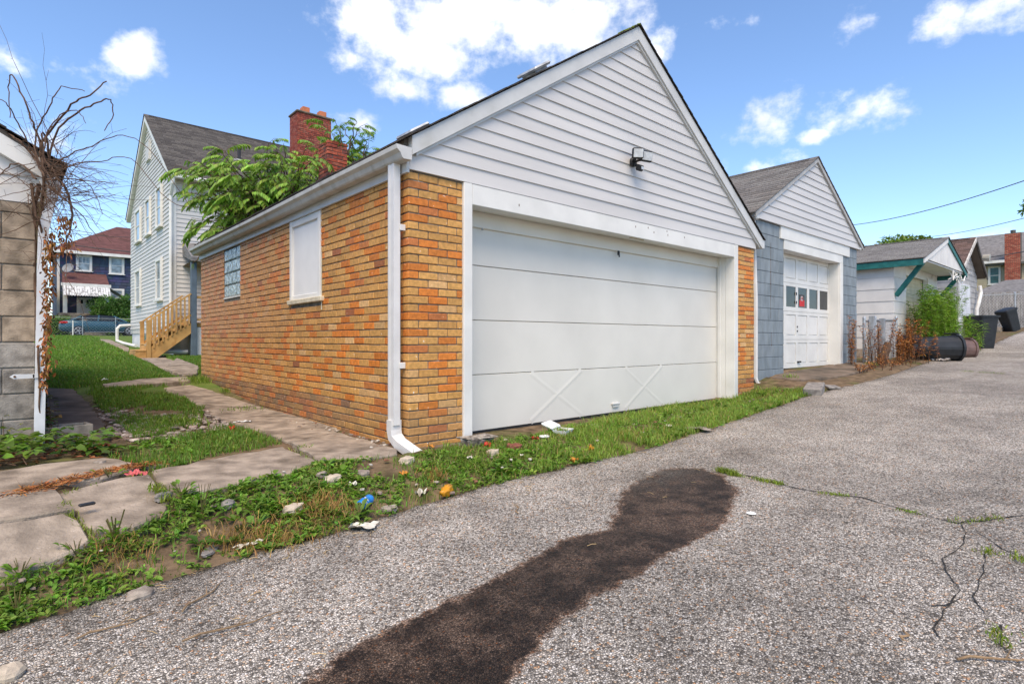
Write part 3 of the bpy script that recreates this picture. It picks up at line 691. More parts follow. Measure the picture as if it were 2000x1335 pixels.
# door surround
HX0, HX1, RX0, RX1 = .548, 5.552, .645, 5.445
DZ = -.02; HZ = 2.058; RD = .26
m = MB(); m.cbox(HX0, RX0, -.022, .12, -.07, 2.243, b=.004, jit=.002); m.build('door_casing', white_paint, garage)
m = MB(); m.cbox(RX1, HX1, -.022, .12, -.07, 2.243, b=.004, jit=.002); m.build('door_casing', white_paint, garage)
m = MB(); m.cbox(RX0+.0005, RX1-.0005, -.020, .10, HZ, 2.243, b=.004); m.build('door_header', white_paint, garage)
m = MB(); m.box(RX0, RX1, .1005, RD+.1, HZ+.02, HZ+.06); m.build('header_soffit', white_paint, garage)
for a, b in ((RX0-.03, RX0-.002), (RX1+.002, RX1+.03)):
    m = MB(); m.box(a, b, .1205, RD+.1, -.07, HZ+.05); m.build('door_jamb', white_paint, garage)
m = MB(); m.cbox(RX1-.012, RX1+.001, .19, .235, -.05, HZ+.02, b=.003); m.cbox(RX0-.001, RX0+.012, .19, .235, -.05, HZ+.02, b=.003); m.build('door_stop', white_paint, garage)
m = MB(); m.cbox(RX0+.002, RX1-.002, RD-.03, RD+.02, 1.925, HZ+.019, b=.004); m.build('stop_board', door_paint, garage)
# overhead door, four wide sections; the lowest carries two pressed cross braces
doorE = MB(); doorE.box(RX0-.02, RX1+.02, RD+.03, RD+.06, DZ, HZ+.02); gdoor = doorE.build('garage_door', door_paint, garage); gdoor['label'] = 'wide white overhead door of flat sections'
lines = [DZ, .520, 1.043, 1.566, 2.07]
for i, (a, b) in enumerate(zip(lines, lines[1:])):
    m = MB(); m.cbox(RX0+.004, RX1-.004, RD, RD+.03, a+.0035, b-.0035, b=.0035); m.build('door_panel', door_paint, gdoor)
def brace(x0, x1):
    m = MB(); za_, zb_ = DZ+.03, .505; hw = .042
    for (p, q) in (((x0, za_), (x1, zb_)), ((x0, zb_), (x1, za_))):
        d = Vector((q[0]-p[0], 0, q[1]-p[1])).normalized(); nn = Vector((-d.z, 0, d.x)); o = .0008 if q[1] > p[1] else .0
        A = [Vector((p[0], RD+.0008, p[1]))+nn*s for s in (-hw, hw)]; B = [Vector((q[0], RD+.0008, q[1]))+nn*s for s in (-hw, hw)]
        rp_, rq = Vector((p[0], RD-.0020-o, p[1])), Vector((q[0], RD-.0020-o, q[1]))
        n = len(m.v); m.v += [tuple(v) for v in (A[0], B[0], rq, rp_, A[1], B[1])]; m.face((0+n, 1+n, 2+n, 3+n)); m.face((3+n, 2+n, 5+n, 4+n)); m.face((0+n, 3+n, 4+n)); m.face((1+n, 5+n, 2+n))
    m.build('cross_brace', door_paint, gdoor)
brace(1.62, 2.42); brace(3.22, 4.02)
m = MB(); m.cbox(3.02-.07, 3.02+.07, RD-.03, RD, .075, .10, b=.006).cbox(2.97, 3.07, RD-.022, RD-.002, .045, .075, b=.003); m.build('lift_handle', trim_alu, gdoor)
m = MB(); m.box(3.035, 3.055, RD-.05, RD-.028, 1.875, 1.925).tube([(3.045, RD-.045, 1.88), (3.045, RD-.05, 1.85)], .009, 6); m.build('latch', black_plastic, gdoor)
m = MB(); m.tube([(.95, RD-.035, 1.92), (.95, RD-.04, 1.905)], .011, 6); m.build('hook', metal_galv, gdoor)
m = MB(); m.box(RX0, RX1, RD+.003, RD+.028, DZ-.03, DZ-.0005); m.build('bottom_seal', black_plastic, gdoor)
# concrete sill under the door
m = MB(); m.cbox(HX0+.02, 2.9, -.20, RD+.1, -.35, -.052, b=.012, jit=.006); m.cbox(2.905, HX1, -.17, RD+.1, -.35, -.056, b=.012, jit=.006); m.build('door_sill', concrete, garage)
m = MB(); m.cbox(-.02, .545, -.10, .0, -.35, -.035, b=.015, jit=.008); m.build('footing', concrete_dark, garage)
# nail heads and chips on the header
m = MB()
for x, z in ((3.05, 2.17), (3.3, 2.19), (3.42, 2.15), (3.7, 2.2), (3.72, 2.155), (1.2, 2.13), (4.1, 2.17)): m.box(x, x+.008, -.0225, -.0195, z, z+.022)
m.build('nail', M('rust', (.12, .06, .03), .9), garage)
m = MB(); m.cbox(3.0, 3.28, .02, .035, HZ-.006, HZ+.001, b=.001); m.build('paint_chip', M('bare_wood', (.35, .28, .15), .9), garage)
# security flood light on the gable
fl = thing('flood_light', 'black twin-head flood light with motion sensor on the white gable', 'flood light', (2.98, -.03, 2.98))
fz = hitY(1238, 320, -.05)
fx, fzz = fz
m = MB(); m.lathe((0, 0, 0), [(.001, .03), (.045, .03), (.055, .02), (.055, 0)], 16).xf(Matrix.Translation((fx, -.03, fzz+.02)) @ Matrix.Rotation(rad(90), 4, 'X')); m.build('mount', black_plastic, fl)
lens_m = M('lamp_lens', (.55, .57, .58), .2, .1, 20)
for sx, ry, sc in ((-.085, -38, .8), (.075, -16, 1.0)):
    T = Matrix.Translation((fx+sx, -.17, fzz+.075)) @ Matrix.Rotation(rad(ry), 4, 'Z') @ Matrix.Rotation(rad(12), 4, 'X')
    m = MB(); m.cbox(-.082*sc, .082*sc, -.02, .035, -.062, .062, b=.014); m.cbox(-.05, .05, .035, .06, -.04, .04, b=.01); m.xf(T); hd = m.build('lamp_head', black_plastic, fl)
    m = MB(); m.cbox(-.068*sc, .068*sc, -.024, -.0195, -.046, .046, b=.002); m.xf(T); m.build('lens', lens_m, hd)
    m = MB(); m.tube([(fx, -.05, fzz+.02), (fx+sx*.5, -.10, fzz+.04), (fx+sx*.9, -.125, fzz+.065)], .016, 8); m.build('arm', black_plastic, fl)
m = MB(); m.tube([(fx, -.05, fzz+.01), (fx+.01, -.09, fzz-.03)], .018, 8); k = len(m.v); m.cbox(-.035, .035, -.04, .035, -.035, .035, b=.014); m.xf(Matrix.Translation((fx+.015, -.12, fzz-.06)) @ Matrix.Rotation(rad(25), 4, 'X'), k); se = m.build('sensor', black_plastic, fl)
m = MB(); m.cbox(fx-.008, fx+.038, -.166, -.160, fzz-.09, fzz-.055, b=.002); m.build('sensor_lens', lens_m, se)
# ---------------------------------------------------------------- lap siding helper
def lap_boards(P, lim, z0, z1, expo, mat, parent, name='siding_board', out=.018, joined=False):
    """lapped boards on a wall; P(a,z,o)->xyz, lim(z)->(a0,a1)"""
    J = MB(); z = z0; res = []
    while z < z1-.005:
        t = min(z+expo, z1); t2 = min(t+.01, z1); m = J if joined else MB()
        a0, a1 = lim(z); b0, b1 = lim(t2)
        if a1-a0 > .03:
            if b1 < b0: b0 = b1 = (b0+b1)/2
            n = len(m.v)
            m.v += [P(a0, z, out), P(a1, z, out), P(b1, t2, .004), P(b0, t2, .004), P(a0, z, -.01), P(a1, z, -.01)]
            m.face((n, n+1, n+2, n+3)); m.face((n+4, n+5, n+1, n)); m.face((n, n+3, n+4)); m.face((n+1, n+5, n+2))
            if not joined: res.append(m.build(name, mat, parent))
        z = t
    if joined: o = J.build(name, mat, parent); o['kind'] = 'stuff'; return o
    return res
def window(parent, P, a0, a1, z0, z1, glass, frame=white_paint, sill=True, fw=.07, mid=True, depth=.06, mull=0):
    m = MB(); m.prism([(a0, z0), (a1, z0), (a1, z1), (a0, z1)], P, -.0, .025); wn = m.build('window', frame, parent)
    for f in ([(a0-fw, z0-fw*.6), (a0, z0-fw*.6), (a0, z1+fw), (a0-fw, z1+fw)], [(a1, z0-fw*.6), (a1+fw, z0-fw*.6), (a1+fw, z1+fw), (a1, z1+fw)], [(a0, z1), (a1, z1), (a1, z1+fw), (a0, z1+fw)], [(a0, z0-fw*.6), (a1, z0-fw*.6), (a1, z0), (a0, z0)]):
        m = MB(); m.prism(f, P, 0, depth); m.build('frame', frame, wn)
    zm = (z0+z1)/2; bars = [(z0, zm), (zm, z1)] if mid else [(z0, z1)]
    w_ = (a1-a0); cols_n = mull+1
    for k, (b0, b1) in enumerate(bars):
        for c in range(cols_n if k == len(bars)-1 else 1):
            nn = cols_n if k == len(bars)-1 else 1
            p0, p1 = a0+w_*c/nn, a0+w_*(c+1)/nn
            m = MB(); m.prism([(p0+.02, b0+.025), (p1-.02, b0+.025), (p1-.02, b1-.025), (p0+.02, b1-.025)], P, .0251, .03+.006*k); m.build('pane', glass, wn)
    if mid:
        m = MB(); m.prism([(a0, zm-.022), (a1, zm-.022), (a1, zm+.022), (a0, zm+.022)], P, .0252, .045); m.build('sash_rail', frame, wn)
    if sill:
        m = MB(); m.prism([(a0-fw*1.4, z0-fw*.6-.05), (a1+fw*1.4, z0-fw*.6-.05), (a1+fw*1.4, z0-fw*.6), (a0-fw*1.4, z0-fw*.6)], P, 0, depth+.04); m.build('sill', frame, wn)
    return wn
GREY_SH = [(.17, .16, .15), (.20, .19, .175), (.145, .135, .125), (.185, .17, .155)]
# ---------------------------------------------------------------- blue-grey block garage next door
BX0, BX1, BY = 6.40, 11.05, .10; BC = 8.72
bg_ = thing('block_garage', 'small garage of blue-grey painted blocks with white gable and panelled door', 'garage', (BC, BY, .3))
BL = [(.205, .24, .26), (.19, .225, .245), (.22, .255, .275), (.21, .243, .263)]
m = MB(); m.box(BX0+.008, 7.40, BY+.008, BY+.2, -.1, 2.77).box(10.06, BX1-.008, BY+.008, BY+.2, -.1, 2.77).box(BX0+.008, BX0+.19, BY+.2001, 7, -.1, 2.77).box(BX1-.19, BX1-.008, BY+.2001, 7, -.1, 2.77).box(BX0+.19, BX1-.19, 6.8, 6.99, -.1, 2.77)
m.build('mortar', M('painted_joint', (.12, .145, .16), .9, .2, 10), bg_)
for k in range(14):
    z0 = k*.2-.03; z1 = min(z0+.194, 2.768); od = k % 2
    for ed in (([BX0, 6.60, 7.0, 7.405] if od else [BX0, 6.80, 7.2, 7.405]), ([10.055, 10.25, 10.65, BX1] if od else [10.055, 10.45, 10.85, BX1])):
        for a, b in zip(ed, ed[1:]):
            if z1-z0 < .03: continue
            if b == 7.405 and z0 > 2.5: b = 7.25
            if b-a < .03: continue
            m = MB(); m.col = R.choice(BL); m.cbox(a+.002, b-.002, BY, BY+.19, z0, z1, b=.006, jit=.002); m.build('block', block_blue, bg_)
    if k % 1 == 0:
        for a in np.arange(BY+.195 if od else BY+.395, 6.8, .4):
            pass
sb = MB()
for k in range(14):
    for a in np.arange(BY+.2+(.2 if k % 2 else 0), 6.7, .4):
        sb.col = R.choice(BL); sb.cbox(BX0, BX0+.1, a+.003, a+.397, k*.2-.03, min(k*.2+.164, 2.768), b=.006); sb.cbox(BX1-.1, BX1, a+.003, a+.397, k*.2-.03, min(k*.2+.164, 2.768), b=.006)
tag(sb.build('side_blockwork', block_blue, bg_), kind='stuff')
crk = MB(); crk.box(6.905, 6.912, BY-.0015, BY+.01, 1.2, 2.45); crk.box(6.94, 6.945, BY-.0015, BY+.01, .75, .98); crk.build('crack', M('rust_streak', (.13, .075, .05), .9), bg_)
BS = .546; BZ = 2.88
def blim(z):
    if z < BZ: return (BX0-.06, BX1+.06)
    return (BC-2.40+(z-BZ)/BS, BC+2.40-(z-BZ)/BS)
PB = lambda a, z, o: (a, BY-.03-o, z)
m = MB(); m.prism([(BX0-.04, 2.775), (BX1+.04, 2.775), (BX1+.02, 2.9), (BC, 4.12), (BX0-.02, 2.9)], lambda a, b, d: (a, d, b), BY-.025, BY+.1); m.build('gable_wall', siding_white, bg_)
lap_boards(PB, blim, 2.772, 4.15, .128, siding_white, bg_)
for s in (-1, 1):
    m = MB(); m.prism([(0, 4.21), (0, 4.135), (2.50, 4.135-BS*2.50), (2.50, 4.21-BS*2.50)], lambda a, b, d, s=s: (BC+s*a, d, b), BY-.075, BY-.0); m.build('rake_board', M('grey_trim', (.40, .39, .37), .6, .12, 6) if s < 0 else MATS['grey_trim'], bg_)
m = MB()
for s in (-1, 1): m.prism([(0, 4.20), (2.52, 4.20-BS*2.52), (2.52, 4.14-BS*2.52), (0, 4.14)], lambda a, b, d, s=s: (BC+s*a, d, b), BY+.001, 7.1)
dk = m.build('roof', MATS['roof_deck'], bg_)
tag(shingle_roof('shingle', dk, BC, 4.222, 2.56, 2.56, BS, BY-.09, 7.15, PY, GREY_SH, .135, .33), kind='stuff')
m = MB(); m.cbox(BX0-.13, BX0-.02, BY-.06, 7.0, 2.74, 2.84, b=.02); m.build('gutter', trim_alu, bg_)
m = MB(); m.cbox(BX1+.05, BX1+.16, BY-.06, 7.0, 2.76, 2.86, b=.02); m.build('gutter', trim_alu, bg_)
m = MB(); m.tube([(BX0-.07, BY+.02, 2.74), (BX0-.05, BY+.03, 2.60), (BX0-.045, BY+.0, 1.5), (BX0-.045, BY, .25), (BX0-.02, BY-.03, .15), (6.72, BY-.38, .075)], .04, 8); m.build('downspout', ds_m, bg_)
m = MB(); m.cbox(7.25, 10.55, BY-.025, BY+.1, 2.56, 2.774, b=.004); m.build('header', white_paint, bg_)
m = MB(); m.cbox(7.405, 10.2, BY-.012, BY+.1, 2.395, 2.5595, b=.004); m.build('header', white_paint, bg_)
m = MB(); m.cbox(10.045, 10.2, BY-.014, BY+.12, .3, 2.3945, b=.004); m.build('door_casing', white_paint, bg_)
m = MB(); m.box(10.03, 10.044, BY+.02, BY+.25, .3, 2.39); m.box(7.406, 7.42, BY+.02, BY+.25, .3, 2.39); m.build('door_jamb', white_paint, bg_)
m = MB(); m.box(7.43, 10.02, BY+.02, BY+.3, 2.398, 2.43); m.build('soffit', white_paint, bg_)
# panelled door: five columns, four sections, glazed second row
DX0, DX1, DY = 7.42, 10.03, BY+.20
m = MB(); m.box(DX0, DX1, DY+.02, DY+.05, .335, 2.40); dr = m.build('garage_door', white_paint, bg_)
secs = [.34, .86, 1.375, 1.89, 2.395]; cw = (DX1-DX0)/5
for k in range(4):
    m = MB(); z0, z1 = secs[k]+.003, secs[k+1]-.003
    m.box(DX0+.002, DX1-.002, DY, DY+.02, z0, z0+.075).box(DX0+.002, DX1-.002, DY, DY+.02, z1-.06, z1)
    for c in range(6):
        x = DX0+c*cw; a, b = max(x-.05, DX0+.002), min(x+.05, DX1-.002); m.box(a, b, DY+.0005, DY+.02, z0+.075, z1-.06)
    rl = m.build('door_section', white_paint, dr); 
    for c in range(5):
        a, b = DX0+c*cw+.05, DX0+(c+1)*cw-.05
        q = MB()
        if k == 2:
            q.box(a, b, DY+.010, DY+.0195, z0+.0755, z1-.0605); q.build('pane', glass_dark, rl)
        else:
            q.cbox(a+.012, b-.012, DY+.006, DY+.0195, z0+.088, z1-.073, b=.005); q.build('panel', white_paint, rl)
a = DX0+2*cw
m = MB(); m.col = (.55, .03, .03); m.box(a+.13, a+.36, DY+.006, DY+.0095, 1.48, 1.60); m.col = (.06, .05, .05); m.box(a+.13, a+.36, DY+.006, DY+.0095, 1.601, 1.70); m.col = (.75, .72, .7); m.box(a+.19, a+.28, DY+.004, DY+.0058, 1.59, 1.67); m.build('warning_sticker', plain, dr)['label'] = 'small red and white sticker in the door window'
m = MB(); m.col = (.35, .02, .02); m.lathe((0, 0, 0), [(.012, 0), (.032, 0), (.032, .003), (.012, .003)], 10).xf(Matrix.Translation((a+.235, DY+.003, 1.63)) @ Matrix.Rotation(rad(90), 4, 'X')); m.build('sticker_mark', plain, dr)
m = MB()
for z in (1.08, 1.0): m.box(a-.008, a+.012, DY-.012, DY, z, z+.03)
for z in (1.52, 1.68): m.box(a-.05, a-.03, DY-.012, DY, z, z+.05)
m.build('lock', black_plastic, dr)
m = MB(); m.cbox(a+.0, a+.13, DY-.03, DY, .43, .46, b=.005); m.build('lift_handle', black_plastic, dr)
# ---------------------------------------------------------------- white sided garage with a deep gable canopy on green braces
WX0, WX1, WY, WC = 13.95, 18.3, .17, 16.12
ws = thing('white_garage', 'low white sided garage with projecting gable canopy on dark green braces', 'garage', (WC, WY, .45))
wide_white = M('wide_siding', (.68, .655, .615), .6, .05, 3, col2=(.58, .57, .55), s2=1.2, lo=.5, hi=.8, f2=.5)
green_paint = M('green_paint', (.02, .135, .125), .55, .15, 8)
m = MB(); m.box(WX0+.01, WX0+.1, WY, 7, .3, 2.8).box(WX1-.1, WX1, WY, 7, .3, 2.8).box(WX0+.1, 15.02, WY+.01, WY+.1, .3, 2.8).box(17.2, WX1-.1, WY+.01, WY+.1, .3, 2.8).box(15.02, 17.2, WY+.01, WY+.1, 2.55, 2.8); m.box(WX0+.1, WX1-.1, 6.9, 7, .3, 2.8); m.build('wall', wide_white, ws)
lap_boards(lambda a, z, o: (WX0-o, a, z), lambda z: (WY, 7), .62, 2.78, .30, wide_white, ws)
lap_boards(lambda a, z, o: (a, WY-o, z), lambda z: (WX0-.01, 15.02), .62, 2.78, .30, wide_white, ws)
lap_boards(lambda a, z, o: (a, WY-o, z), lambda z: (17.75, WX1), .62, 2.78, .30, wide_white, ws)
m = MB(); m.box(WX0-.03, WX1, WY-.02, 7, .1, .615); m.build('foundation', concrete, ws)
tan_door = M('tan_door', (.58, .50, .33), .6, .08, 3)
m = MB(); m.box(15.06, 17.16, WY+.12, WY+.15, .5, 2.55); wd_ = m.build('garage_door', tan_door, ws)
lap_boards(lambda a, z, o: (a, WY+.119-o, z), lambda z: (15.06, 17.16), .5, 2.55, .10, tan_door, wd_, name='slat', out=.015)
m = MB(); m.cbox(17.17, 17.74, WY-.03, WY+.1, .4, 2.6, b=.005); m.build('door_post', white_paint, ws)
WS = .315; WZR = 3.545; WYF = -.52
def WP(s): return lambda a, b, d: (WC+s*a, d, b)
m = MB()
for s in (-1, 1): m.prism([(0, WZR), (2.36, WZR-WS*2.36), (2.36, WZR-.05-WS*2.36), (0, WZR-.05)], WP(s), WYF+.03, 7.2)
dk = m.build('roof', MATS['roof_deck'], ws)
tag(shingle_roof('shingle', dk, WC, WZR+.015, 2.4, 2.4, WS, WYF-.02, 7.25, PY, [(.20, .19, .18), (.23, .22, .205), (.18, .17, .16)], .14, .33), kind='stuff')
for s in (-1, 1):
    m = MB(); m.prism([(0, WZR-.01), (0, WZR-.12), (2.38, WZR-.12-WS*2.38), (2.38, WZR-.01-WS*2.38)], WP(s), WYF-.0, WYF+.028); m.build('rake_board', green_paint if s > 0 else wide_white, ws)
    m = MB(); m.cbox(WC+s*2.36-.02, WC+s*2.36+.02, WYF+.03, 7.1, WZR-WS*2.36-.17, WZR-WS*2.36-.02, b=.004); m.build('fascia', green_paint, ws)
# upright boards closing the canopy gable, soffit below
for i in range(29):
    a0 = -2.3+i*.16; a1 = a0+.152; f = lambda a: WZR-.11-WS*abs(a)
    lo_ = 2.80
    if max(f(a0), f(a1)) <= lo_+.02: continue
    m = MB(); m.prism([(a0, lo_), (a1, lo_), (a1, max(f(a1), lo_+.01)), (a0, max(f(a0), lo_+.01))], lambda a, b, d: (WC+a, d, b), WYF+.03+R.uniform(0, .003), WYF+.05); m.build('gable_board', wide_white, ws)
m = MB(); m.box(WC-2.3, WC+2.3, WYF+.06, WY-.02, 2.76, 2.79); m.build('soffit', wide_white, ws)
for x in (WX0+.1, 18.1):
    m = MB(); m.bar((x, WY-.03, 1.95), (x, WYF+.1, 2.74), .10, .10); m.build('brace', green_paint, ws)
# ---------------------------------------------------------------- grey sided garage further on
gg = thing('grey_garage', 'weathered grey sided garage with steep gable behind the white canopy', 'garage', (21.6, 0, .6))
grey_sid = M('grey_siding', (.36, .35, .34), .8, .12, 3)
m = MB(); m.prism([(-1.75, .4), (1.75, .4), (1.75, 3.1), (0, 4.08), (-1.75, 3.1)], lambda a, b, d: (21.6+a, d, b), .03, 6); m.build('wall', grey_sid, gg)
lap_boards(lambda a, z, o: (21.6+a, .03-o, z), lambda z: (-1.76, 1.76) if z < 3.1 else (-(4.1-z)/.58, (4.1-z)/.58), .6, 4.05, .19, grey_sid, gg)
lap_boards(lambda a, z, o: (21.6-1.75-o, a, z), lambda z: (.0, 6), .6, 3.05, .19, grey_sid, gg, joined=True, name='side_siding')
m = MB()
for s in (-1, 1): m.prism([(0, 4.24), (1.95, 4.24-.58*1.95), (1.95, 4.16-.58*1.95), (0, 4.16)], lambda a, b, d, s=s: (21.6+s*a, d, b), -.2, 6.2)
dk = m.build('roof', MATS['roof_deck'], gg)
tag(shingle_roof('shingle', dk, 21.6, 4.255, 1.98, 1.98, .58, -.22, 6.2, PY, [(.13, .085, .07), (.10, .07, .06), (.15, .10, .085)], .14, .33), kind='stuff')
for s in (-1, 1):
    m = MB(); m.prism([(0, 4.25), (0, 4.13), (1.97, 4.13-.58*1.97), (1.97, 4.25-.58*1.97)], lambda a, b, d, s=s: (21.6+s*a, d, b), -.26, -.225); m.build('rake_board', M('worn_trim', (.5, .47, .43), .8, .2, 8) if s < 0 else M('dark_trim', (.12, .11, .10), .8, .2), gg)
m = MB(); m.cbox(20.3, 21.9, -.02, .02, .6, 2.7, b=.01); m.build('door', M('pale_door', (.62, .63, .65), .7, .08), gg)
for x0 in np.arange(20.3, 21.9, .2):
    m = MB(); m.box(x0+.012, x0+.188, -.035, -.0205, .62, 2.68); m.build('plank', MATS['pale_door'], gg)
m = MB(); m.tube([(22.1, -.33, 3.62), (22.1, -.52, 3.60)], [.10, .13], 10); m.build('lamp', M('lamp_shade', (.35, .33, .28), .5), gg)
m = MB(); m.tube([(23.1, -.1, 2.75), (23.05, -.14, 2.5), (22.75, -.12, 2.1), (22.68, -.08, 1.9), (22.68, -.08, .7)], .055, 8); m.build('downspout', ds_m, gg)
wr = MB()
for i in range(7):
    p = hitY(1875+R.uniform(-14, 14), 540+R.uniform(-7, 7), -.45); q = Vector((p[0], -.45, p[1])); pts = [q+Vector((R.uniform(-.35, .35), R.uniform(-.1, .1), R.uniform(-.16, .16))) for _ in range(5)]; wr.tube(pts, .014, 5)
tag(wr.build('bent_wire', M('white_wire', (.7, .7, .7), .5), None), 'tangle of bent white wire hanging from the canopy corner', 'wire')
# ---------------------------------------------------------------- tan house far right
th = thing('tan_house', 'tan sided house with tall red brick chimney at the right edge', 'house', (55, 5, 2.2))
HX = 55.; tan_s = M('tan_siding', (.52, .44, .30), .7, .06, 1.5)
m = MB(); m.box(HX, HX+8, -3, 14, 1.0, 6.75); m.build('wall', tan_s, th)
lap_boards(lambda a, z, o: (HX-o*1.6, a, z), lambda z: (-3, 14), 1.2, 6.65, .17, tan_s, th, joined=True, name='siding')
m = MB(); m.poly([(HX-.5, -3.4, 6.7), (HX-.5, 14.5, 6.7), (HX+4, 10, 9.6), (HX+4, 1, 9.6)][::-1]).poly([(HX-.5, -3.4, 6.7), (HX+4, 1, 9.6), (HX+8.5, -3.4, 6.7)][::-1]).poly([(HX+8.5, 14.5, 6.7), (HX+8.5, -3.4, 6.7), (HX+4, 1, 9.6), (HX+4, 10, 9.6)][::-1]).poly([(HX-.5, 14.5, 6.7), (HX+8.5, 14.5, 6.7), (HX+4, 10, 9.6)][::-1]); m.poly([(HX-.5, -3.4, 6.69), (HX+8.5, -3.4, 6.69), (HX+8.5, 14.5, 6.69), (HX-.5, 14.5, 6.69)])
plain_sh = M('grey_roof', (.19, .18, .175), .95, .2, 6, col2=(.14, .135, .13), s2=2, stretch=(1, 1, 6))
rf = m.build('roof', plain_sh, th)
m = MB(); m.box(HX-.55, HX-.45, -3.4, 14.5, 6.58, 6.75); m.build('gutter', M('dark_gutter', (.10, .10, .09), .6), rf)
for yy, zz in ((5.2, 7.9), (4.3, 7.3)):
    m = MB(); m.cbox(HX+.8 if zz < 7.5 else HX+1.6, HX+1.2 if zz < 7.5 else HX+2.0, yy, yy+.35, zz-.2, zz+.25, b=.05); m.build('roof_vent', black_plastic, rf)
a0, z0 = hitX(1951, 553, HX); a1, z1 = hitX(1934, 523, HX)
window(th, lambda a, z, o: (HX-.03-o, a, z), a0, a1, z0, z1, M('green_glass', (.03, .10, .10), .15, .2), fw=.12, depth=.07)
ya, _ = hitX(1993, 500, HX-.7); yb, _ = hitX(1962, 500, HX-.7); zt = hitX(1975, 455, HX-.7)[1]
m = MB(); m.box(HX-.7, HX, ya, yb, 1.0, zt); cm_ = m.build('chimney', mortar_red, th)
cb = MB()
z = 3.2; k = 0
while z < zt-.05:
    y = ya-(.12 if k % 2 else 0)
    while y < yb:
        a, b = max(y, ya), min(y+.22, yb)
        if b-a > .03: cb.col = R.choice([(.33, .09, .055), (.38, .11, .07), (.28, .075, .05), (.40, .16, .10)]); cb.box(HX-.712, HX-.69, a+.006, b-.006, z+.006, z+.072)
        y += .23
    z += .078; k += 1
tag(cb.build('brickwork', old_brick, cm_), kind='stuff')
m = MB(); m.lathe((HX-.35, (ya+yb)/2, zt), [(.15, 0), (.17, .25), (.001, .28)], 8); m.build('flue', MATS['dark_gutter'], cm_)
m = MB(); m.box(HX-.8, HX-.05, yb+.001, yb+1.2, 6.75, 6.95); m.build('flashing', white_paint, cm_)
# low shed roof in front of it
sd_ = thing('low_shed', 'low shed with grey shingle roof behind the board fence', 'shed', (44, 2.5, 1.9))
sx = 43.; y1_, zr0 = hitX(1908, 575, sx); _, zr1 = hitX(1960, 553, sx+3)
m = MB(); m.box(sx, sx+5, -4, y1_, 1.2, zr0+.1); m.build('wall', tan_s, sd_)
m = MB(); m.poly([(sx-.3, y1_+.4, zr0), (sx-.3, -4.4, zr0), (sx+3, -4.4, zr1+.2), (sx+3, y1_-1.0, zr1+.2)]).poly([(sx-.3, y1_+.4, zr0), (sx+3, y1_-1.0, zr1+.2), (sx+6, y1_+.4, zr0)]); m.build('roof', plain_sh, sd_)
m = MB(); m.box(sx-.34, sx-.3, -4.4, y1_+.4, zr0-.22, zr0+.02); m.build('fascia', white_paint, sd_)
# board fence with chain link before it
F0, F1 = Vector((35.0, 2.25, 0)), Vector((38.6, -1.0, 0))
wf = thing('board_fence', 'weathered grey upright board fence at the end of the alley', 'fence', (36.8, .6, 1.45))
n = 26; d = (F1-F0); dn = d.normalized(); nr = Vector((-dn.y, dn.x, 0))
for i in range(n):
    a = F0+d*(i/n); b = F0+d*((i+.93)/n); zg = float(za(a.x)); h = 1.86+R.uniform(-.03, .03)
    m = MB(); m.v += [tuple(Vector((p.x, p.y, z))+nr*o) for z in (zg-.05, zg+h) for p, o in ((a, 0), (b, 0), (b, .02), (a, .02))]
    for f in ((0, 1, 5, 4), (1, 2, 6, 5), (2, 3, 7, 6), (3, 0, 4, 7), (4, 5, 6, 7)): m.face(f)
    m.build('board', wood_grey, wf)
for z in (.35, 1.5):
    m = MB(); m.bar(tuple(F0+nr*.05+Vector((0, 0, z+1.42))), tuple(F1+nr*.05+Vector((0, 0, z+1.56))), .05, .09); m.build('rail', wood_grey, wf)
def chainlink(name, label, pts, h, cell=.09, wr=.004, post_r=.03, gz=None, rail=True, group=None):
    t = thing(name, label, 'fence', pts[0], 0, group); mesh = MB()
    for a, b in zip(pts, pts[1:]):
        a = Vector(a); b = Vector(b); L_ = (b-a).length; dr_ = (b-a)/L_
        k = -h
        while k < L_:
            for sg in (1, -1):
                s0 = k if sg > 0 else k+h
                lo_t = max(0, -k/h); hi_t = min(1, (L_-k)/h)
                if hi_t <= lo_t: continue
                if sg > 0: p0, p1 = (k+h*lo_t, h*lo_t), (k+h*hi_t, h*hi_t)
                else: p0, p1 = (k+h*lo_t, h*(1-lo_t)), (k+h*hi_t, h*(1-hi_t))
                P0 = a+dr_*p0[0]+Vector((0, 0, p0[1])); P1 = a+dr_*p1[0]+Vector((0, 0, p1[1]))
                mesh.tube([P0, P1], wr, 3, cap=False)
            k += cell
        if rail:
            m = MB(); m.tube([a+Vector((0, 0, h)), b+Vector((0, 0, h))], post_r*.7, 6); m.build('top_rail', metal_galv, t)
    tag(mesh.build('wire_mesh', metal_galv, t), kind='stuff')
    for p in pts:
        m = MB(); m.tube([Vector(p)-Vector((0, 0, .2)), Vector(p)+Vector((0, 0, h+.06))], post_r, 8); m.lathe((p[0], p[1], p[2]+h+.06), [(post_r*1.1, 0), (post_r*.9, .03), (.001, .05)], 8); m.build('post', metal_galv, t)
    return t
def cp(p): return (p[0], p[1], float(G(p[0], p[1])))
chainlink('chain_link_fence', 'chain link fence with pale posts in front of the board fence', [(34.2, 1.9, float(za(34.2))), (35.9, .45, float(za(35.9))), (38.0, -1.4, float(za(38)))], 1.75, .16, .006, .035)
chainlink('chain_link_fence', 'low rusty chain link fence between the block garage and the white garage', [(11.12, -.02, .33), (11.75, -.04, .36), (13.9, .1, .42)], .92, .075, .004, .032)
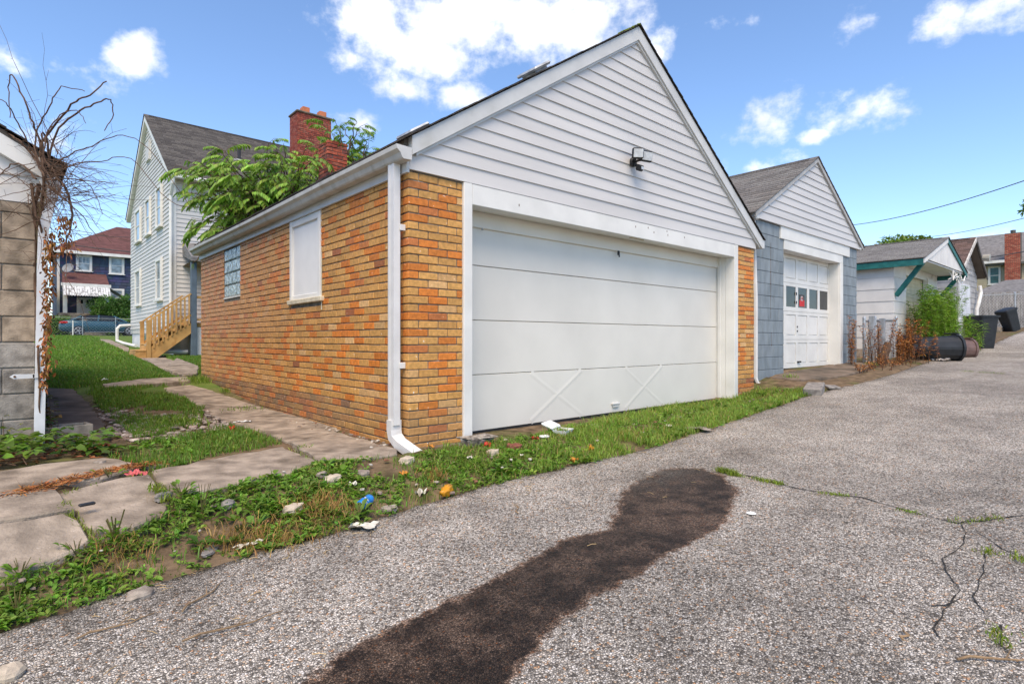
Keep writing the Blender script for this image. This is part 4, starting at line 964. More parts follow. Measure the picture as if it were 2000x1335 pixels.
for x, y, h in ((11.35, -.10, 1.0), (11.98, -.12, .95)):
    m = MB(); z = float(G(x, y)); m.cbox(x-.05, x+.05, y-.05, y+.05, z-.1, z+h, b=.008); o = m.build('fence_post', M('post_paint', (.27, .29, .31), .8, .15, 8) if h == 1.0 else MATS['post_paint']); tag(o, 'taller grey square post among the dry weeds' if h == 1.0 else 'shorter grey square post right of the taller one', 'post', 'grey posts by the low fence')
m = MB()
pn = thing('short_fence', 'short weathered board panel leaning beside the tall green weeds', 'fence', (15.4, -.35, .45))
for i in range(6):
    m = MB(); x = 14.75+i*.17; m.cbox(x, x+.155, -.22, -.19, .42, 1.22+R.uniform(-.03, .03), b=.004); m.build('board', wood_grey, pn)
# ---------------------------------------------------------------- bins
def bin_(name, label, T, col, w=.58, d=.62, h=.98, lid=True, open_=False, rr=.08):
    mt = M('bin_plastic_%s' % name, col, .5, .15, 8, spec=.4) if ('bin_plastic_%s' % name) not in MATS else MATS['bin_plastic_%s' % name]
    o = bpy.data.objects.new(name, None); COL.objects.link(o); o.matrix_world = T; WM[o.name] = Matrix(); tag(o, label, 'bin', 'rubbish bins along the alley')
    def ring(s, z):
        pts = []; r = rr*s
        for cx, cy, a0 in ((1, 1, 0), (-1, 1, 90), (-1, -1, 180), (1, -1, 270)):
            for k in range(4): a = rad(a0+k*30); pts.append((cx*(w*s/2-r)+r*math.cos(a), cy*(d*s/2-r)+r*math.sin(a), z))
        return pts
    m = MB(); rs_ = [ring(.72, 0), ring(.76, .1), ring(.98, h-.06), ring(1.08, h-.055), ring(1.08, h)]
    if True: rs_ += [ring(1.02, h), ring(.96, h-.06), ring(.72, .05)]
    for r_ in rs_: m.v += r_
    for i in range(len(rs_)-1):
        for k in range(16): j = (k+1) % 16; m.face((i*16+k, i*16+j, (i+1)*16+j, (i+1)*16+k))
    m.face(list(range(16))[::-1]); m.face([(len(rs_)-1)*16+k for k in range(16)])
    m.build('body', mt, o, local=True)
    if lid:
        m = MB(); l_ = [ring(1.1, h+.002), ring(1.1, h+.03), ring(.9, h+.07), ring(.3, h+.085)]
        for r_ in l_: m.v += r_
        for i in range(3):
            for k in range(16): j = (k+1) % 16; m.face((i*16+k, i*16+j, (i+1)*16+j, (i+1)*16+k))
        m.face([48+k for k in range(16)]); m.face(list(range(16))[::-1])
        if open_: m.xf(Matrix.Translation((0, d*.55, h)) @ Matrix.Rotation(rad(-115), 4, 'X') @ Matrix.Translation((0, -d*.55, -h)))
        m.build('lid', mt, o, local=True)
    m = MB(); m.tube([(-w*.38, d*.56, h-.1), (w*.38, d*.56, h-.1)], .018, 6); m.build('handle', mt, o, local=True)
    for s in (-1, 1):
        m = MB(); m.tube([(s*w*.30, d*.36, .09), (s*w*.40, d*.36, .09)], .10, 12); m.build('wheel', black_plastic, o, local=True)
    return o
def Tb(x, y, z, rz=0, rx=0, ry=0): return Matrix.Translation((x, y, z)) @ Matrix.Rotation(rad(rz), 4, 'Z') @ Matrix.Rotation(rad(rx), 4, 'X') @ Matrix.Rotation(rad(ry), 4, 'Y')
p = gp(1912, 680); bin_('wheeled_bin', 'black wheeled bin standing open behind the green weeds', Tb(p.x+.3, p.y, p.z, -35), (.016, .018, .021), w=.66, d=.7, h=1.05, lid=False)
p = gp(1975, 648); bin_('wheeled_bin', 'black wheeled bin tipped back against the chain link fence', Tb(p.x+.5, p.y-.0, p.z+.06, -40, 0, -20), (.016, .018, .021), h=1.0)
# fallen bins: axis lies on the ground
def Tlie(p0, p1, r):
    th_ = math.degrees(math.atan2(p1[0]-p0[0], -(p1[1]-p0[1]))); return Tb(p0[0], p0[1], float(G(*p0))+r, th_, 90, 0)
bin_('wheeled_bin', 'dark grey bin lying on its side with its open mouth to the alley', Tlie((13.15, -.30), (13.95, -1.05), .26), (.07, .075, .085), w=.60, d=.60, h=1.12, lid=False, rr=.27)
bin_('trash_can', 'small brown bin lying on its side beside the dark grey one', Tlie((15.0, -.6), (15.6, -1.0), .2), (.13, .08, .07), w=.48, d=.48, h=.78, lid=False, rr=.2)
m = MB(); p = gp(1948, 648); m.cbox(p.x-.4, p.x+.4, p.y-.15, p.y+.15, p.z-.05, p.z+.22, b=.02); tag(m.build('concrete_block', concrete), 'pale concrete block at the foot of the chain link post', 'block')
# overhead wires
def wire(name, label, a, b, sag, r=.012):
    a = Vector(a); b = Vector(b); m = MB(); pts = []
    for i in range(25): t = i/24; p = a.lerp(b, t); p.z -= sag*4*t*(1-t); pts.append(p)
    m.tube(pts, r, 5); tag(m.build(name, M('cable', (.05, .05, .055), .6) if 'cable' not in MATS else MATS['cable']), label, 'wire', 'overhead wires')
def at(px, py, t): p = CAM+ray(px)*t; return Vector((p.x, p.y, CAM.z+(HORZ-py)/FPX*t))
wire('overhead_wire', 'upper overhead wire rising right from the block garage roof', at(1660, 440, 30), at(2080, 325, 16), .25, .016)
wire('overhead_wire', 'middle overhead wire above the white canopy roof', at(1820, 462, 45), at(2080, 405, 24), .15, .018)
wire('overhead_wire', 'dark service wire running to the tan house', at(1905, 505, 50), at(2080, 475, 28), .1, .03)
# ---------------------------------------------------------------- white house behind the garage
HX0, HX1, HY0, HY1 = 1.31, 10.5, 16.1, 24.2; HB = .43
wh = thing('white_house', 'two storey white sided house with grey roof behind the brick garage', 'house', (HX0, HY0, HB))
HYC = (HY0+HY1)/2; HE, HRZ = 6.10, 8.95
m = MB(); m.prism([(HY0, 1.1), (HY1, 1.1), (HY1, HE), (HYC, HRZ-.1), (HY0, HE)], lambda a, b, d: (d, a, b), HX0, HX1); m.build('wall', house_siding, wh)
base_zs = 1.28
m = MB(); m.box(HX0+.04, HX1, HY0+.04, HY1, -.2, base_zs+.02); m.build('foundation', M('painted_foundation', (.66, .66, .66), .8, .08, 3), wh)
hs = (HRZ-HE)/(HYC-HY0)
lap_boards(lambda a, z, o: (HX0-o*1.5, a, z), lambda z: (HY0, HY1) if z < HE else (HY0+(z-HE)/hs, HY1-(z-HE)/hs), base_zs, HRZ-.12, .135, house_siding, wh, joined=True, name='gable_siding')
lap_boards(lambda a, z, o: (a, HY0-o*1.5, z), lambda z: (HX0, HX1), base_zs, HE, .135, house_siding, wh, joined=True, name='front_siding')
m = MB(); m.box(HX0-.035, HX0+.10, HY0-.035, HY0+.10, base_zs, HE-.02); m.build('corner_board', white_paint, wh)
for nm, (x0, x1, y0, y1) in (('window', (268, 277.5, 411, 475)), ('window', (288, 296.5, 390, 461)), ('window', (309, 319, 366, 446)), ('window', (268, 277.5, 528, 598)), ('window', (309, 319, 507, 588))):
    a1, _ = hitX(x0, y0, HX0); a0, zt_ = hitX(x1, y0, HX0); xm = (x0+x1)/2; _, zb_ = hitX(xm, y1, HX0); _, zt_ = hitX(xm, y0, HX0)
    window(wh, lambda a, z, o: (HX0-.022-o, a, z), a0+.06, a1-.06, zb_+.1, zt_-.06, glass_sky, fw=.10, depth=.07)
a1, _ = hitX(289, 300, HX0); a0, _ = hitX(296, 300, HX0); zt_ = hitX(292, 279, HX0)[1]; zb_ = hitX(292, 316, HX0)[1]
m = MB(); m.prism([(a0, zb_), (a1, zb_), (a1, zt_), (a0, zt_)], lambda a, z, o: (HX0-.022-o, a, z), 0, .03); lv = m.build('louvre', white_paint, wh)
for i in range(9):
    z = zb_+(zt_-zb_)*(i+.2)/9; m = MB(); m.prism([(a0+.05, z), (a1-.05, z), (a1-.05, z+.07), (a0+.05, z+.07)], lambda a, z, o: (HX0-.055-o, a, z), 0, .03); m.build('slat', house_siding, lv)
for s in (-1, 1):
    e = HYC-HY0+.25
    m = MB(); m.prism([(0, HRZ+.02), (0, HRZ-.16), (e, HRZ-.16-hs*e), (e, HRZ+.02-hs*e)], lambda a, b, d, s=s: (d, HYC+s*a, b), HX0-.14, HX0+.02); m.build('rake_board', white_paint, wh)
m = MB()
for s in (-1, 1):
    e = HYC-HY0+.35; m.prism([(0, HRZ+.06), (e, HRZ+.06-hs*e), (e, HRZ-.01-hs*e), (0, HRZ-.01)], lambda a, b, d, s=s: (d, HYC+s*a, b), HX0-.12, HX1+.2)
dk = m.build('roof', MATS['roof_deck'], wh)
tag(shingle_roof('shingle', dk, HYC, HRZ+.075, HYC-HY0+.4, HYC-HY0+.4, hs, HX0-.16, HX1+.25, lambda a, b, d: (d, a, b), [(.085, .078, .072), (.10, .092, .085), (.07, .064, .06), (.115, .105, .095)], .14, .32), kind='stuff')
m = MB(); m.cbox(HX0-.16, HX1, HY0-.46, HY0-.34, HE-.30, HE-.18, b=.02); m.build('gutter', white_paint, wh)
m = MB(); m.box(HX0-.1, HX1, HY0-.34, HY0, HE-.24, HE-.20); m.build('soffit', white_paint, wh)
m = MB(); m.tube([(HX0-.05, HY0-.4, HE-.28), (HX0-.06, HY0-.38, HE-.45), (HX0-.06, HY0-.09, HE-.8), (HX0-.06, HY0-.08, base_zs), (HX0-.06, HY0-.08, .7)], .05, 8); m.build('downspout', white_paint, wh)
px_ = hitX(256, 660, HX0-.1)
m = MB(); yq = HY1-.4; m.tube([(HX0-.08, yq, 1.45), (HX0-.45, yq-.1, 1.42), (HX0-.55, yq-.15, 1.3), (HX0-.55, yq-.15, .82), (HX0-.4, yq-.7, .72), (HX0-.2, yq-2.2, .62)], .055, 8); m.build('drain_pipe', white_paint, wh)
for x, y in ((3.7, HY0+1.6), (4.3, HY0+.45), (5.6, HY0+.3)):
    z = HRZ+.06-hs*abs(HYC-y); m = MB(); m.tube([(x, y, z-.1), (x, y, z+.5)], .055, 8); vp = m.build('vent_pipe', black_plastic, wh); m = MB(); m.box(x-.22, x+.22, y-.25, y+.15, z-.08, z-.0); m.xf(Matrix.Translation((0, 0, 0))); m.build('flashing', trim_alu, vp)
for (x0, x1, y0, y1) in ((.0, .0, 0, 0),): pass
m = MB(); m.box(HX0+.03, HX0+.05, 20.9, 21.8, .72, 1.2); m.build('basement_window', glass_sky, wh)
# chimney with two clay pots
qx0, qz = hitY(581, 222, 17.8); qx1, _ = hitY(647, 232, 17.8)
cz = 9.0
zt_ = hitY(600, 222, 17.8)[1]
m = MB(); m.box(qx0+.01, qx1-.01, 17.81, 18.59, 6.4, zt_); wc = m.build('chimney', mortar_red, wh)
cb = MB(); z = 6.5; k = 0
RW = [(.27, .06, .04), (.32, .08, .05), (.22, .05, .035), (.30, .10, .07)]
while z < zt_:
    for P0, P1, f in ((qx0, qx1, 0), (17.8, 18.6, 1)):
        y = P0-(.11 if k % 2 else 0)
        while y < P1:
            a, b = max(y, P0), min(y+.21, P1); y += .22
            if b-a < .03: continue
            cb.col = R.choice(RW)
            if f == 0: cb.box(a+.005, b-.005, 17.795, 17.83, z+.005, z+.066)
            else: cb.box(qx0-.005, qx0+.03, a+.005, b-.005, z+.005, z+.066)
    z += .075; k += 1
tag(cb.build('brickwork', old_brick, wc), kind='stuff')
m = MB(); m.cbox(qx0-.05, qx1+.05, 17.75, 18.65, zt_-.02, zt_+.06, b=.02); m.build('chimney_cap', concrete_dark, wc)
clay = M('clay_pot', (.50, .17, .08), .8, .12, 6)
for f in (.30, .80):
    m = MB(); x = qx0+(qx1-qx0)*f; m.cbox(x-.14, x+.14, 17.95, 18.25, zt_+.06, zt_+.32, b=.01); m.build('clay_pot', clay, wc)
# porch roof, post, deck and stair
PY0 = 14.75; pz = 1.36
m = MB(); m.poly([(1.58, HY0, 3.92), (1.50, PY0-.25, 3.28), (5.2, PY0-.25, 3.28), (5.2, HY0, 3.92)]).poly([(1.50, PY0-.25, 3.28), (1.50, PY0-.25, 3.16), (5.2, PY0-.25, 3.16), (5.2, PY0-.25, 3.28)]).poly([(1.58, HY0, 3.92), (1.58, HY0, 3.5), (1.50, PY0-.25, 3.16), (1.50, PY0-.25, 3.28)]).poly([(1.50, PY0-.25, 3.16), (1.58, HY0, 3.16), (5.2, HY0, 3.16), (5.2, PY0-.25, 3.16)]); m.build('porch_roof', plain_sh, wh)
blue_post = M('post_blue', (.10, .135, .17), .7, .08, 5)
qx = hitY(378, 600, PY0)[0]
m = MB(); m.cbox(qx-.075, qx+.075, PY0-.075, PY0+.075, .3, 3.17, b=.008); m.build('porch_post', blue_post, wh)
m = MB(); m.cbox(qx-.05, 5.2, PY0+.08, HY0-.03, pz-.12, pz, b=.01); m.build('porch_deck', wood_new, wh)
m = MB(); m.box(qx+.1, 5.2, PY0+.09, PY0+.12, .3, pz-.13); m.build('porch_skirt', MATS['painted_foundation'], wh)
m = MB(); m.cbox(qx+.08, 5.2, PY0-.03, PY0+.03, pz+.72, pz+.8, b=.005).cbox(qx+.08, 5.2, PY0-.02, PY0+.02, pz+.06, pz+.12, b=.005); m.build('porch_rail', wood_new, wh)
stx0 = hitY(290, 680, PY0)[0]; gz0_ = float(G(stx0, PY0))+.02
run = qx-stx0-.05; ns = 5
for i in range(ns):
    x = stx0-.28+(run+.25)*i/ns; z = gz0_+(pz-gz0_)*(i+1)/(ns+.4); m = MB(); m.cbox(x-.03, x+run/ns+.10, PY0-.02, PY0+1.05, z-.04, z, b=.006); m.build('stair_tread', wood_new, wh); m = MB(); m.box(x+run/ns+.0, x+run/ns+.02, PY0, PY0+1.0, z, z+.13); m.build('stair_riser', wood_new, wh)
m = MB(); m.cbox(stx0-.32, stx0+.02, PY0-.01, PY0+1.0, gz0_-.1, gz0_+.13, b=.006); m.build('bottom_step', wood_new, wh)
for y in (PY0-.04, PY0+1.05):
    m = MB(); m.prism([(stx0-.05, gz0_-.05), (stx0+.2, gz0_-.05), (qx-.08, pz-.32), (qx-.08, pz-.02), (stx0-.05, gz0_+.2)], lambda a, b, d: (a, d, b), y-.02, y+.02); m.build('stringer', wood_new, wh)
    m = MB(); m.cbox(stx0-.05, stx0+.05, y-.05, y+.05, gz0_-.1, gz0_+1.02, b=.006); m.build('newel_post', wood_new, wh)
    zr = lambda x: gz0_+1.0+(pz+.85-gz0_-1.0)*(x-stx0)/(qx-stx0-.08)
    m = MB(); m.bar((stx0-.06, y, zr(stx0-.06)), (qx-.08, y, zr(qx-.08)), .09, .04); m.build('handrail', wood_new, wh)
    m = MB(); m.bar((stx0+.05, y, zr(stx0)-.62), (qx-.08, y, zr(qx-.08)-.62), .04, .07); m.build('lower_rail', wood_new, wh)
    for i in range(9):
        x = stx0+.12+(qx-stx0-.25)*i/8; m = MB(); m.box(x-.018, x+.018, y-.018-.03, y+.018-.03, zr(x)-.86, zr(x)-.02); m.build('baluster', wood_new, wh)
m = MB(); m.box(qx-.5, qx-.25, PY0+.5, PY0+.8, .45, .8); tag(m.build('vent_box', white_paint), 'small white vent box under the wooden stair', 'vent')
m = MB(); m.tube([(qx-.75, PY0+.3, .5), (qx-.1, PY0+.25, .5)], .06, 8); tag(m.build('drain_pipe', white_paint), 'short white drain pipe lying under the stair', 'pipe')
# ---------------------------------------------------------------- blue house across the street
BHY = 57.6
bh = thing('blue_house', 'dark blue shingled house with maroon hipped roof across the street', 'house', (5, BHY, 1.35))
X0 = hitY(113, 560, BHY)[0]; X1 = X0+10.5; EZ = hitY(113, 490, BHY)[1]
navy = M('navy_shingle', attr=True, rough=.8, var=.12, vs=2)
m = MB(); m.col = (.042, .054, .095); m.box(X0, X1, BHY, BHY+9, 1.2, EZ+.1); m.build('wall', navy, bh)
J = MB(); z = 1.6
while z < EZ:
    x = X0
    while x < X1:
        wd = R.uniform(.35, .6); J.col = tuple(q*R.uniform(.8, 1.2) for q in (.052, .066, .115)); n = len(J.v)
        J.v += [(x, BHY-.05, z), (min(x+wd-.02, X1), BHY-.05, z), (min(x+wd-.02, X1), BHY-.012, min(z+.27, EZ)), (x, BHY-.012, min(z+.27, EZ)), (x, BHY, z), (min(x+wd-.02, X1), BHY, z)]; J.face((n, n+1, n+2, n+3)); J.face((n+4, n+5, n+1, n)); x += wd
    z += .26
tag(J.build('wall_shingle', navy, bh), kind='stuff')
RZ = hitY(228, 443, BHY+4.5)[1]; xr0 = hitY(228, 443, BHY+4.5)[0]
maroon = M('maroon_roof', (.125, .055, .05), .95, .2, 3, col2=(.085, .04, .037), s2=1.5, stretch=(1, 1, 5))
e = .6; ez = EZ+.02
m = MB(); A, B, C_, D = (X0-e, BHY-e, ez), (X1+e, BHY-e, ez), (X1+e, BHY+9+e, ez), (X0-e, BHY+9+e, ez); E, F_ = (xr0, BHY+4.5, RZ), (X1-4.2, BHY+4.5, RZ)
m.poly([A, B, F_, E]).poly([B, C_, F_]).poly([C_, D, E, F_]).poly([D, A, E]).poly([D, C_, B, A]); m.build('roof', maroon, bh)
m = MB(); m.box(X0-e, X1+e, BHY-e-.08, BHY-e, ez-.2, ez+.05); m.build('gutter', white_paint, bh)
m = MB(); m.box(X0-.06, X0+.12, BHY-.08, BHY+.05, 1.3, EZ); m.build('corner_board', white_paint, bh)
PBH = lambda a, z, o: (a, BHY-.05-o, z)
for k, (x0, x1, y0, y1) in enumerate(((153, 175, 501, 528), (217, 238, 504, 534), (219, 238, 567, 582))):
    a0, zt_ = hitY(x0, y0, BHY); a1, zb_ = hitY(x1, y1, BHY); window(bh, PBH, a0, a1, zb_, zt_, glass_sky, fw=.17, depth=.1, mull=2 if k == 0 else 0)
PYB = BHY-2.2
a0, za0 = hitY(121, 531, BHY); a1, za1 = hitY(207, 536, BHY); b0, zb0 = hitY(122, 554, PYB-.4); b1, _ = hitY(214, 557, PYB-.4); zb0 = hitY(165, 555, PYB-.4)[1]; za0 = hitY(165, 533, BHY)[1]
m = MB(); m.poly([(b0, PYB-.4, zb0), (b1, PYB-.4, zb0), (a1, BHY, za0), (a0, BHY, za0)]).poly([(b0, PYB-.4, zb0), (a0, BHY, za0), (a0, BHY, zb0)]).poly([(b1, PYB-.4, zb0), (a1, BHY, zb0), (a1, BHY, za0)]).poly([(b0, PYB-.4, zb0-.01), (a0, BHY, zb0-.01), (a1, BHY, zb0-.01), (b1, PYB-.4, zb0-.01)]); pr = m.build('porch_roof', maroon, bh)
m = MB(); m.box(b0-.1, b1+.1, PYB-.5, PYB-.4, zb0-.2, zb0+.05); m.build('porch_gutter', white_paint, bh)
awn = M('awning_stripe', attr=True, rough=.7, var=.25, vs=5, col2=(.16, .15, .14), s2=7, lo=.52, hi=.68, stretch=(1, 1, .25))
zl = hitY(165, 578, PYB-1.2)[1]; n = 36
m = MB()
for i in range(n):
    x0, x1 = b0+(b1-b0)*i/n, b0+(b1-b0)*(i+1)/n; m.col = (.66, .66, .65) if i % 2 else (.45, .45, .45); o = .05*(i % 2)
    m.poly([(x0, PYB-.5, zb0-.2), (x0, PYB-1.2, zl+o), (x1, PYB-1.2, zl+o), (x1, PYB-.5, zb0-.2)])
aw = m.build('awning', awn, bh)
for s, x in ((-1, b0), (1, b1)):
    xo = hitY(104 if s < 0 else 247, 578, PYB)[0]; m = MB(); m.col = (.62, .62, .62)
    for i in range(12):
        y0_, y1_ = PYB-.45+2.2*i/12, PYB-.45+2.2*(i+1)/12; m.col = (.66, .66, .65) if i % 2 else (.5, .5, .5)
        m.poly([(x, y0_, zb0-.2), (xo, y0_, zl), (xo, y1_, zl), (x, y1_, zb0-.2)])
    m.build('awning_side', awn, bh)
for x in (hitY(127, 600, PYB-.3)[0], b1-.2):
    m = MB(); m.cbox(x-.14, x+.14, PYB-.44, PYB-.16, 1.3, zb0-.2, b=.02); m.build('porch_post', white_paint, bh)
zfl = hitY(165, 612, PYB)[1]
m = MB(); m.cbox(b0-.3, b1+.3, PYB-.6, BHY-.06, 1.2, zfl, b=.03); m.build('porch_floor', concrete, bh)
dx0, dzt = hitY(153, 583, BHY); dx1, _ = hitY(176, 583, BHY)
m = MB(); m.cbox(dx0-.12, dx1+.12, BHY-.12, BHY-.051, zfl, dzt+.12, b=.01); dw = m.build('door', white_paint, bh)
m = MB(); m.box(dx0+.1, dx1-.1, BHY-.135, BHY-.1205, zfl+.1, zfl+(dzt-zfl)*.62); m.build('door_panel', house_siding, dw)
for i in range(2):
    m = MB(); q0 = dx0+.15+i*(dx1-dx0)/2; m.box(q0, q0+(dx1-dx0)/2-.25, BHY-.135, BHY-.1205, zfl+(dzt-zfl)*.68, dzt-.1); m.build('door_glass', glass_dark, dw)
m = MB(); c = hitY(134, 520, PYB+.6); cx_, cz_ = c[0], hitY(134, 524, PYB+.6)[1]
m.lathe((0, 0, 0), [(.001, 0), (.25, .03), (.42, .10), (.43, .11), (.24, .05), (.001, .02)], 14).xf(Matrix.Translation((cx_, PYB+.6, cz_)) @ Matrix.Rotation(rad(60), 4, 'X') @ Matrix.Rotation(rad(-30), 4, 'Y')); k = len(m.v); m.tube([(cx_, PYB+.6, cz_), (cx_-.25, PYB+.6, cz_-.7)], .04, 6).tube([(cx_, PYB+.6, cz_-.2), (cx_+.7, PYB+.2, cz_-.1)], .03, 6)
tag(m.build('satellite_dish', M('dish_grey', (.20, .21, .22), .5)), 'grey satellite dish standing on the porch roof of the blue house', 'satellite dish')
# pale building edge left of the downpipe
m = MB(); q0 = hitY(60, 515, 50)[0]; q1 = hitY(79, 515, 50)[0]; m.box(q0-6, q1, 50, 58, 1., hitY(70, 515, 50)[1]); nb_ = thing('pale_building', 'pale building glimpsed beside the block garage corner', 'building', (q0-2, 54, 1.2)); m.build('wall', house_siding, nb_)
m = MB(); m.prism([(q0-6.4, 0), (q1+.3, 0), ((q0+q1)/2-3, 2.6)], lambda a, b, d: (a, d, b+hitY(70, 515, 50)[1]), 49.6, 58.4); m.build('roof', plain_sh, nb_)
# wires over the street
wire('overhead_wire', 'thick cable crossing before the maroon roof', at(60, 465, 40), at(420, 500, 44), .3, .035)
wire('overhead_wire', 'thin upper cable crossing before the maroon roof', at(60, 448, 40), at(420, 462, 46), .3, .018)
# ---------------------------------------------------------------- car
car_p = M('car_paint', (.030, .085, .115), .25, 0, spec=.5, metal=.2)
cy = 44.6; cx0_ = hitY(117, 640, cy-.9)[0]; cz0 = float(G(cx0_, cy))-.0
car = thing('parked_car', 'dark teal sedan parked along the far street behind the fence', 'car', (cx0_+2.3, cy, cz0))
def car_sec(x):
    low = np.interp(x, [0, .15, .6, 4.2, 4.75], [.42, .28, .22, .22, .36]); belt = np.interp(x, [0, .12, .5, 1.2, 3.4, 4.3, 4.6, 4.75], [.78, .98, 1.04, 1.00, .97, .84, .72, .58]); hw = np.interp(x, [0, .3, 1, 3.8, 4.5, 4.75], [.72, .85, .92, .92, .82, .6])
    return low, belt, hw
m = MB(); xs_ = np.linspace(0, 4.75, 32); K = 10
for x in xs_:
    l, b, h = car_sec(x)
    pts = [(-h*.92, l), (-h, l+.15), (-h*1.0, (l+b)/2), (-h*.97, b-.08), (-h*.86, b), (h*.86, b), (h*.97, b-.08), (h, (l+b)/2), (h, l+.15), (h*.92, l)]
    m.v += [(cx0_+x, cy+y, cz0+z) for y, z in pts]
for i in range(len(xs_)-1):
    for k in range(K): j = (k+1) % K; m.face((i*K+k, (i+1)*K+k, (i+1)*K+j, i*K+j))
m.face(list(range(K))); m.face([(len(xs_)-1)*K+k for k in range(K)][::-1]); m.build('body', car_p, car, smooth=True)
def cabin(grow, mat, name, x0, x1, par=car):
    m = MB(); st = np.linspace(x0, x1, 22)
    for x in st:
        top = np.interp(x, [.45, .9, 1.5, 2.2, 2.8, 3.3, 3.75], [1.04, 1.24, 1.40, 1.44, 1.40, 1.22, .94])+grow; hb = .80+grow; ht = .60+grow
        l = .93; m.v += [(cx0_+x, cy-hb, cz0+l), (cx0_+x, cy-ht, cz0+top-.05), (cx0_+x, cy-ht*.8, cz0+top), (cx0_+x, cy+ht*.8, cz0+top), (cx0_+x, cy+ht, cz0+top-.05), (cx0_+x, cy+hb, cz0+l)]
    for i in range(21):
        for k in range(5): m.face((i*6+k, (i+1)*6+k, (i+1)*6+k+1, i*6+k+1))
    return m.build(name, mat, par, smooth=True)
cabin(0, glass_dark, 'glasshouse', .5, 3.7)
m = MB()
for i in range(20):                       # roof skin and pillars
    x0, x1 = 1.05+i*.09, 1.05+(i+1)*.09
    f = lambda x: np.interp(x, [.45, .9, 1.5, 2.2, 2.8, 3.3, 3.75], [1.04, 1.24, 1.40, 1.44, 1.40, 1.22, .94])+.012
    m.poly([(cx0_+x0, cy-.56, cz0+f(x0)), (cx0_+x1, cy-.56, cz0+f(x1)), (cx0_+x1, cy+.56, cz0+f(x1)), (cx0_+x0, cy+.56, cz0+f(x0))])
m.build('roof', car_p, car)
for s in (-1, 1):
    for x0, x1, z0, z1 in ((.55, 1.15, .98, 1.33), (2.05, 2.12, .96, 1.40), (3.7, 2.95, .95, 1.36)):
        m = MB(); m.bar((cx0_+x0, cy+s*.815, cz0+z0), (cx0_+x1, cy+s*.63, cz0+z1), .05, .09, up=(1, 0, 0)); m.build('pillar', car_p, car)
    for x in (.98, 3.85):
        m = MB(); m.tube([(cx0_+x, cy+s*.74, cz0+.33), (cx0_+x, cy+s*.935, cz0+.33)], .33, 20); wl = m.build('wheel', black_plastic, car)
        m = MB(); m.lathe((0, 0, 0), [(.21, 0), (.235, .012), (.21, .02)], 16)
        for a in range(5): m.bar((0, 0, .016), (.21*math.cos(a*1.2566), .21*math.sin(a*1.2566), .02), .05, .014)
        m.xf(Matrix.Translation((cx0_+x, cy+s*.937, cz0+.33)) @ Matrix.Rotation(rad(90*(1 if s < 0 else -1)), 4, 'X')); m.build('rim', metal_galv, wl)
    m = MB(); m.cbox(cx0_+.03, cx0_+.42, cy+s*.72-.14, cy+s*.72+.14, cz0+.80, cz0+.95, b=.03); m.build('tail_light', M('red_lamp', (.45, .015, .012), .25) if s < 0 else MATS['red_lamp'], car)
    m = MB(); m.cbox(cx0_+2.95, cx0_+3.15, cy+s*1.0-.1, cy+s*1.0+.1, cz0+.93, cz0+1.06, b=.03); m.build('mirror', car_p, car)
    m = MB(); m.box(cx0_+.5, cx0_+4.2, cy+s*.915-.01, cy+s*.915+.01, cz0+.24, cz0+.27); m.build('sill_trim', metal_galv, car)
FYb = 40.3
chainlink('chain_link_fence', 'long chain link fence at the far end of the lawn', [cp((x, FYb)) for x in (-8, -5, -2, .9, 2.6, 5.4, 8)], 1.12, .18, .002, .02)
m = MB(); p = cp((.35, FYb-.12)); m.box(p[0]+.02, p[0]+.08, p[1]-.02, p[1]+.02, p[2]-.1, p[2]+.95); tag(m.build('white_stake', white_paint), 'white stake beside a post of the long lawn fence', 'stake')
# ---------------------------------------------------------------- block garage at the left edge
LX, LY = -2.28, 1.81
lg = thing('left_garage', 'old grey concrete block garage with white gable at the left edge', 'garage', (-5, LY, 0))
m = MB(); m.box(-8, LX-.012, LY+.012, 7.8, -.2, 1.915); m.build('mortar', M('grey_mortar', (.20, .185, .16), .95, .2, 12), lg)
for k in range(11):
    z0 = k*.2-.16; z1 = min(z0+.192, 1.92); x = LX; first = True
    while x > -4.2:
        ln = .2 if (first and k % 2) else .4; first = False
        top_ = z0 > .75; base = (.31, .245, .18) if top_ else (.27, .245, .215)
        m = MB(); kk = R.uniform(.85, 1.15); m.col = tuple(q*kk for q in base); m.cbox(x-ln+.005, x-.002, LY+R.uniform(-.002, .002), LY+.19, z0, z1, b=.006, jit=.002); m.build('block', block_grey, lg); x -= ln
sbk = MB()
for k in range(11):
    for y in np.arange(LY+.2+(.2 if k % 2 else 0), 7.6, .4): kk = R.uniform(.85, 1.15); sbk.col = tuple(q*kk for q in (.22, .195, .165)); sbk.cbox(LX-.1, LX, y+.005, y+.395, k*.2-.16, min(k*.2+.032, 1.92), b=.006)
    for x in np.arange(-8, -4.4, .4): kk = R.uniform(.85, 1.15); sbk.col = tuple(q*kk for q in (.22, .195, .165)); sbk.cbox(x, x+.39, LY, LY+.1, k*.2-.16, min(k*.2+.032, 1.92), b=.006)
tag(sbk.build('side_blockwork', block_grey, lg), kind='stuff')
LC = -5.14; LS = .58; LZ = 2.30+LS*(LX+.03-LC)
m = MB(); m.prism([(-8, 1.921), (LX, 1.921), (LX, 2.16), (LC, LZ-.1), (-8, 2.16)], lambda a, b, d: (a, d, b), LY+.02, LY+.15); m.build('gable_wall', wide_white, lg)
def llim(z): return (-8, LX+.005) if z < 2.14 else (LC-(LZ-.16-z)/LS, LC+(LZ-.16-z)/LS)
lap_boards(lambda a, z, o: (a, LY+.015-o, z), llim, 1.925, 3.75, .205, wide_white, lg, out=.02)
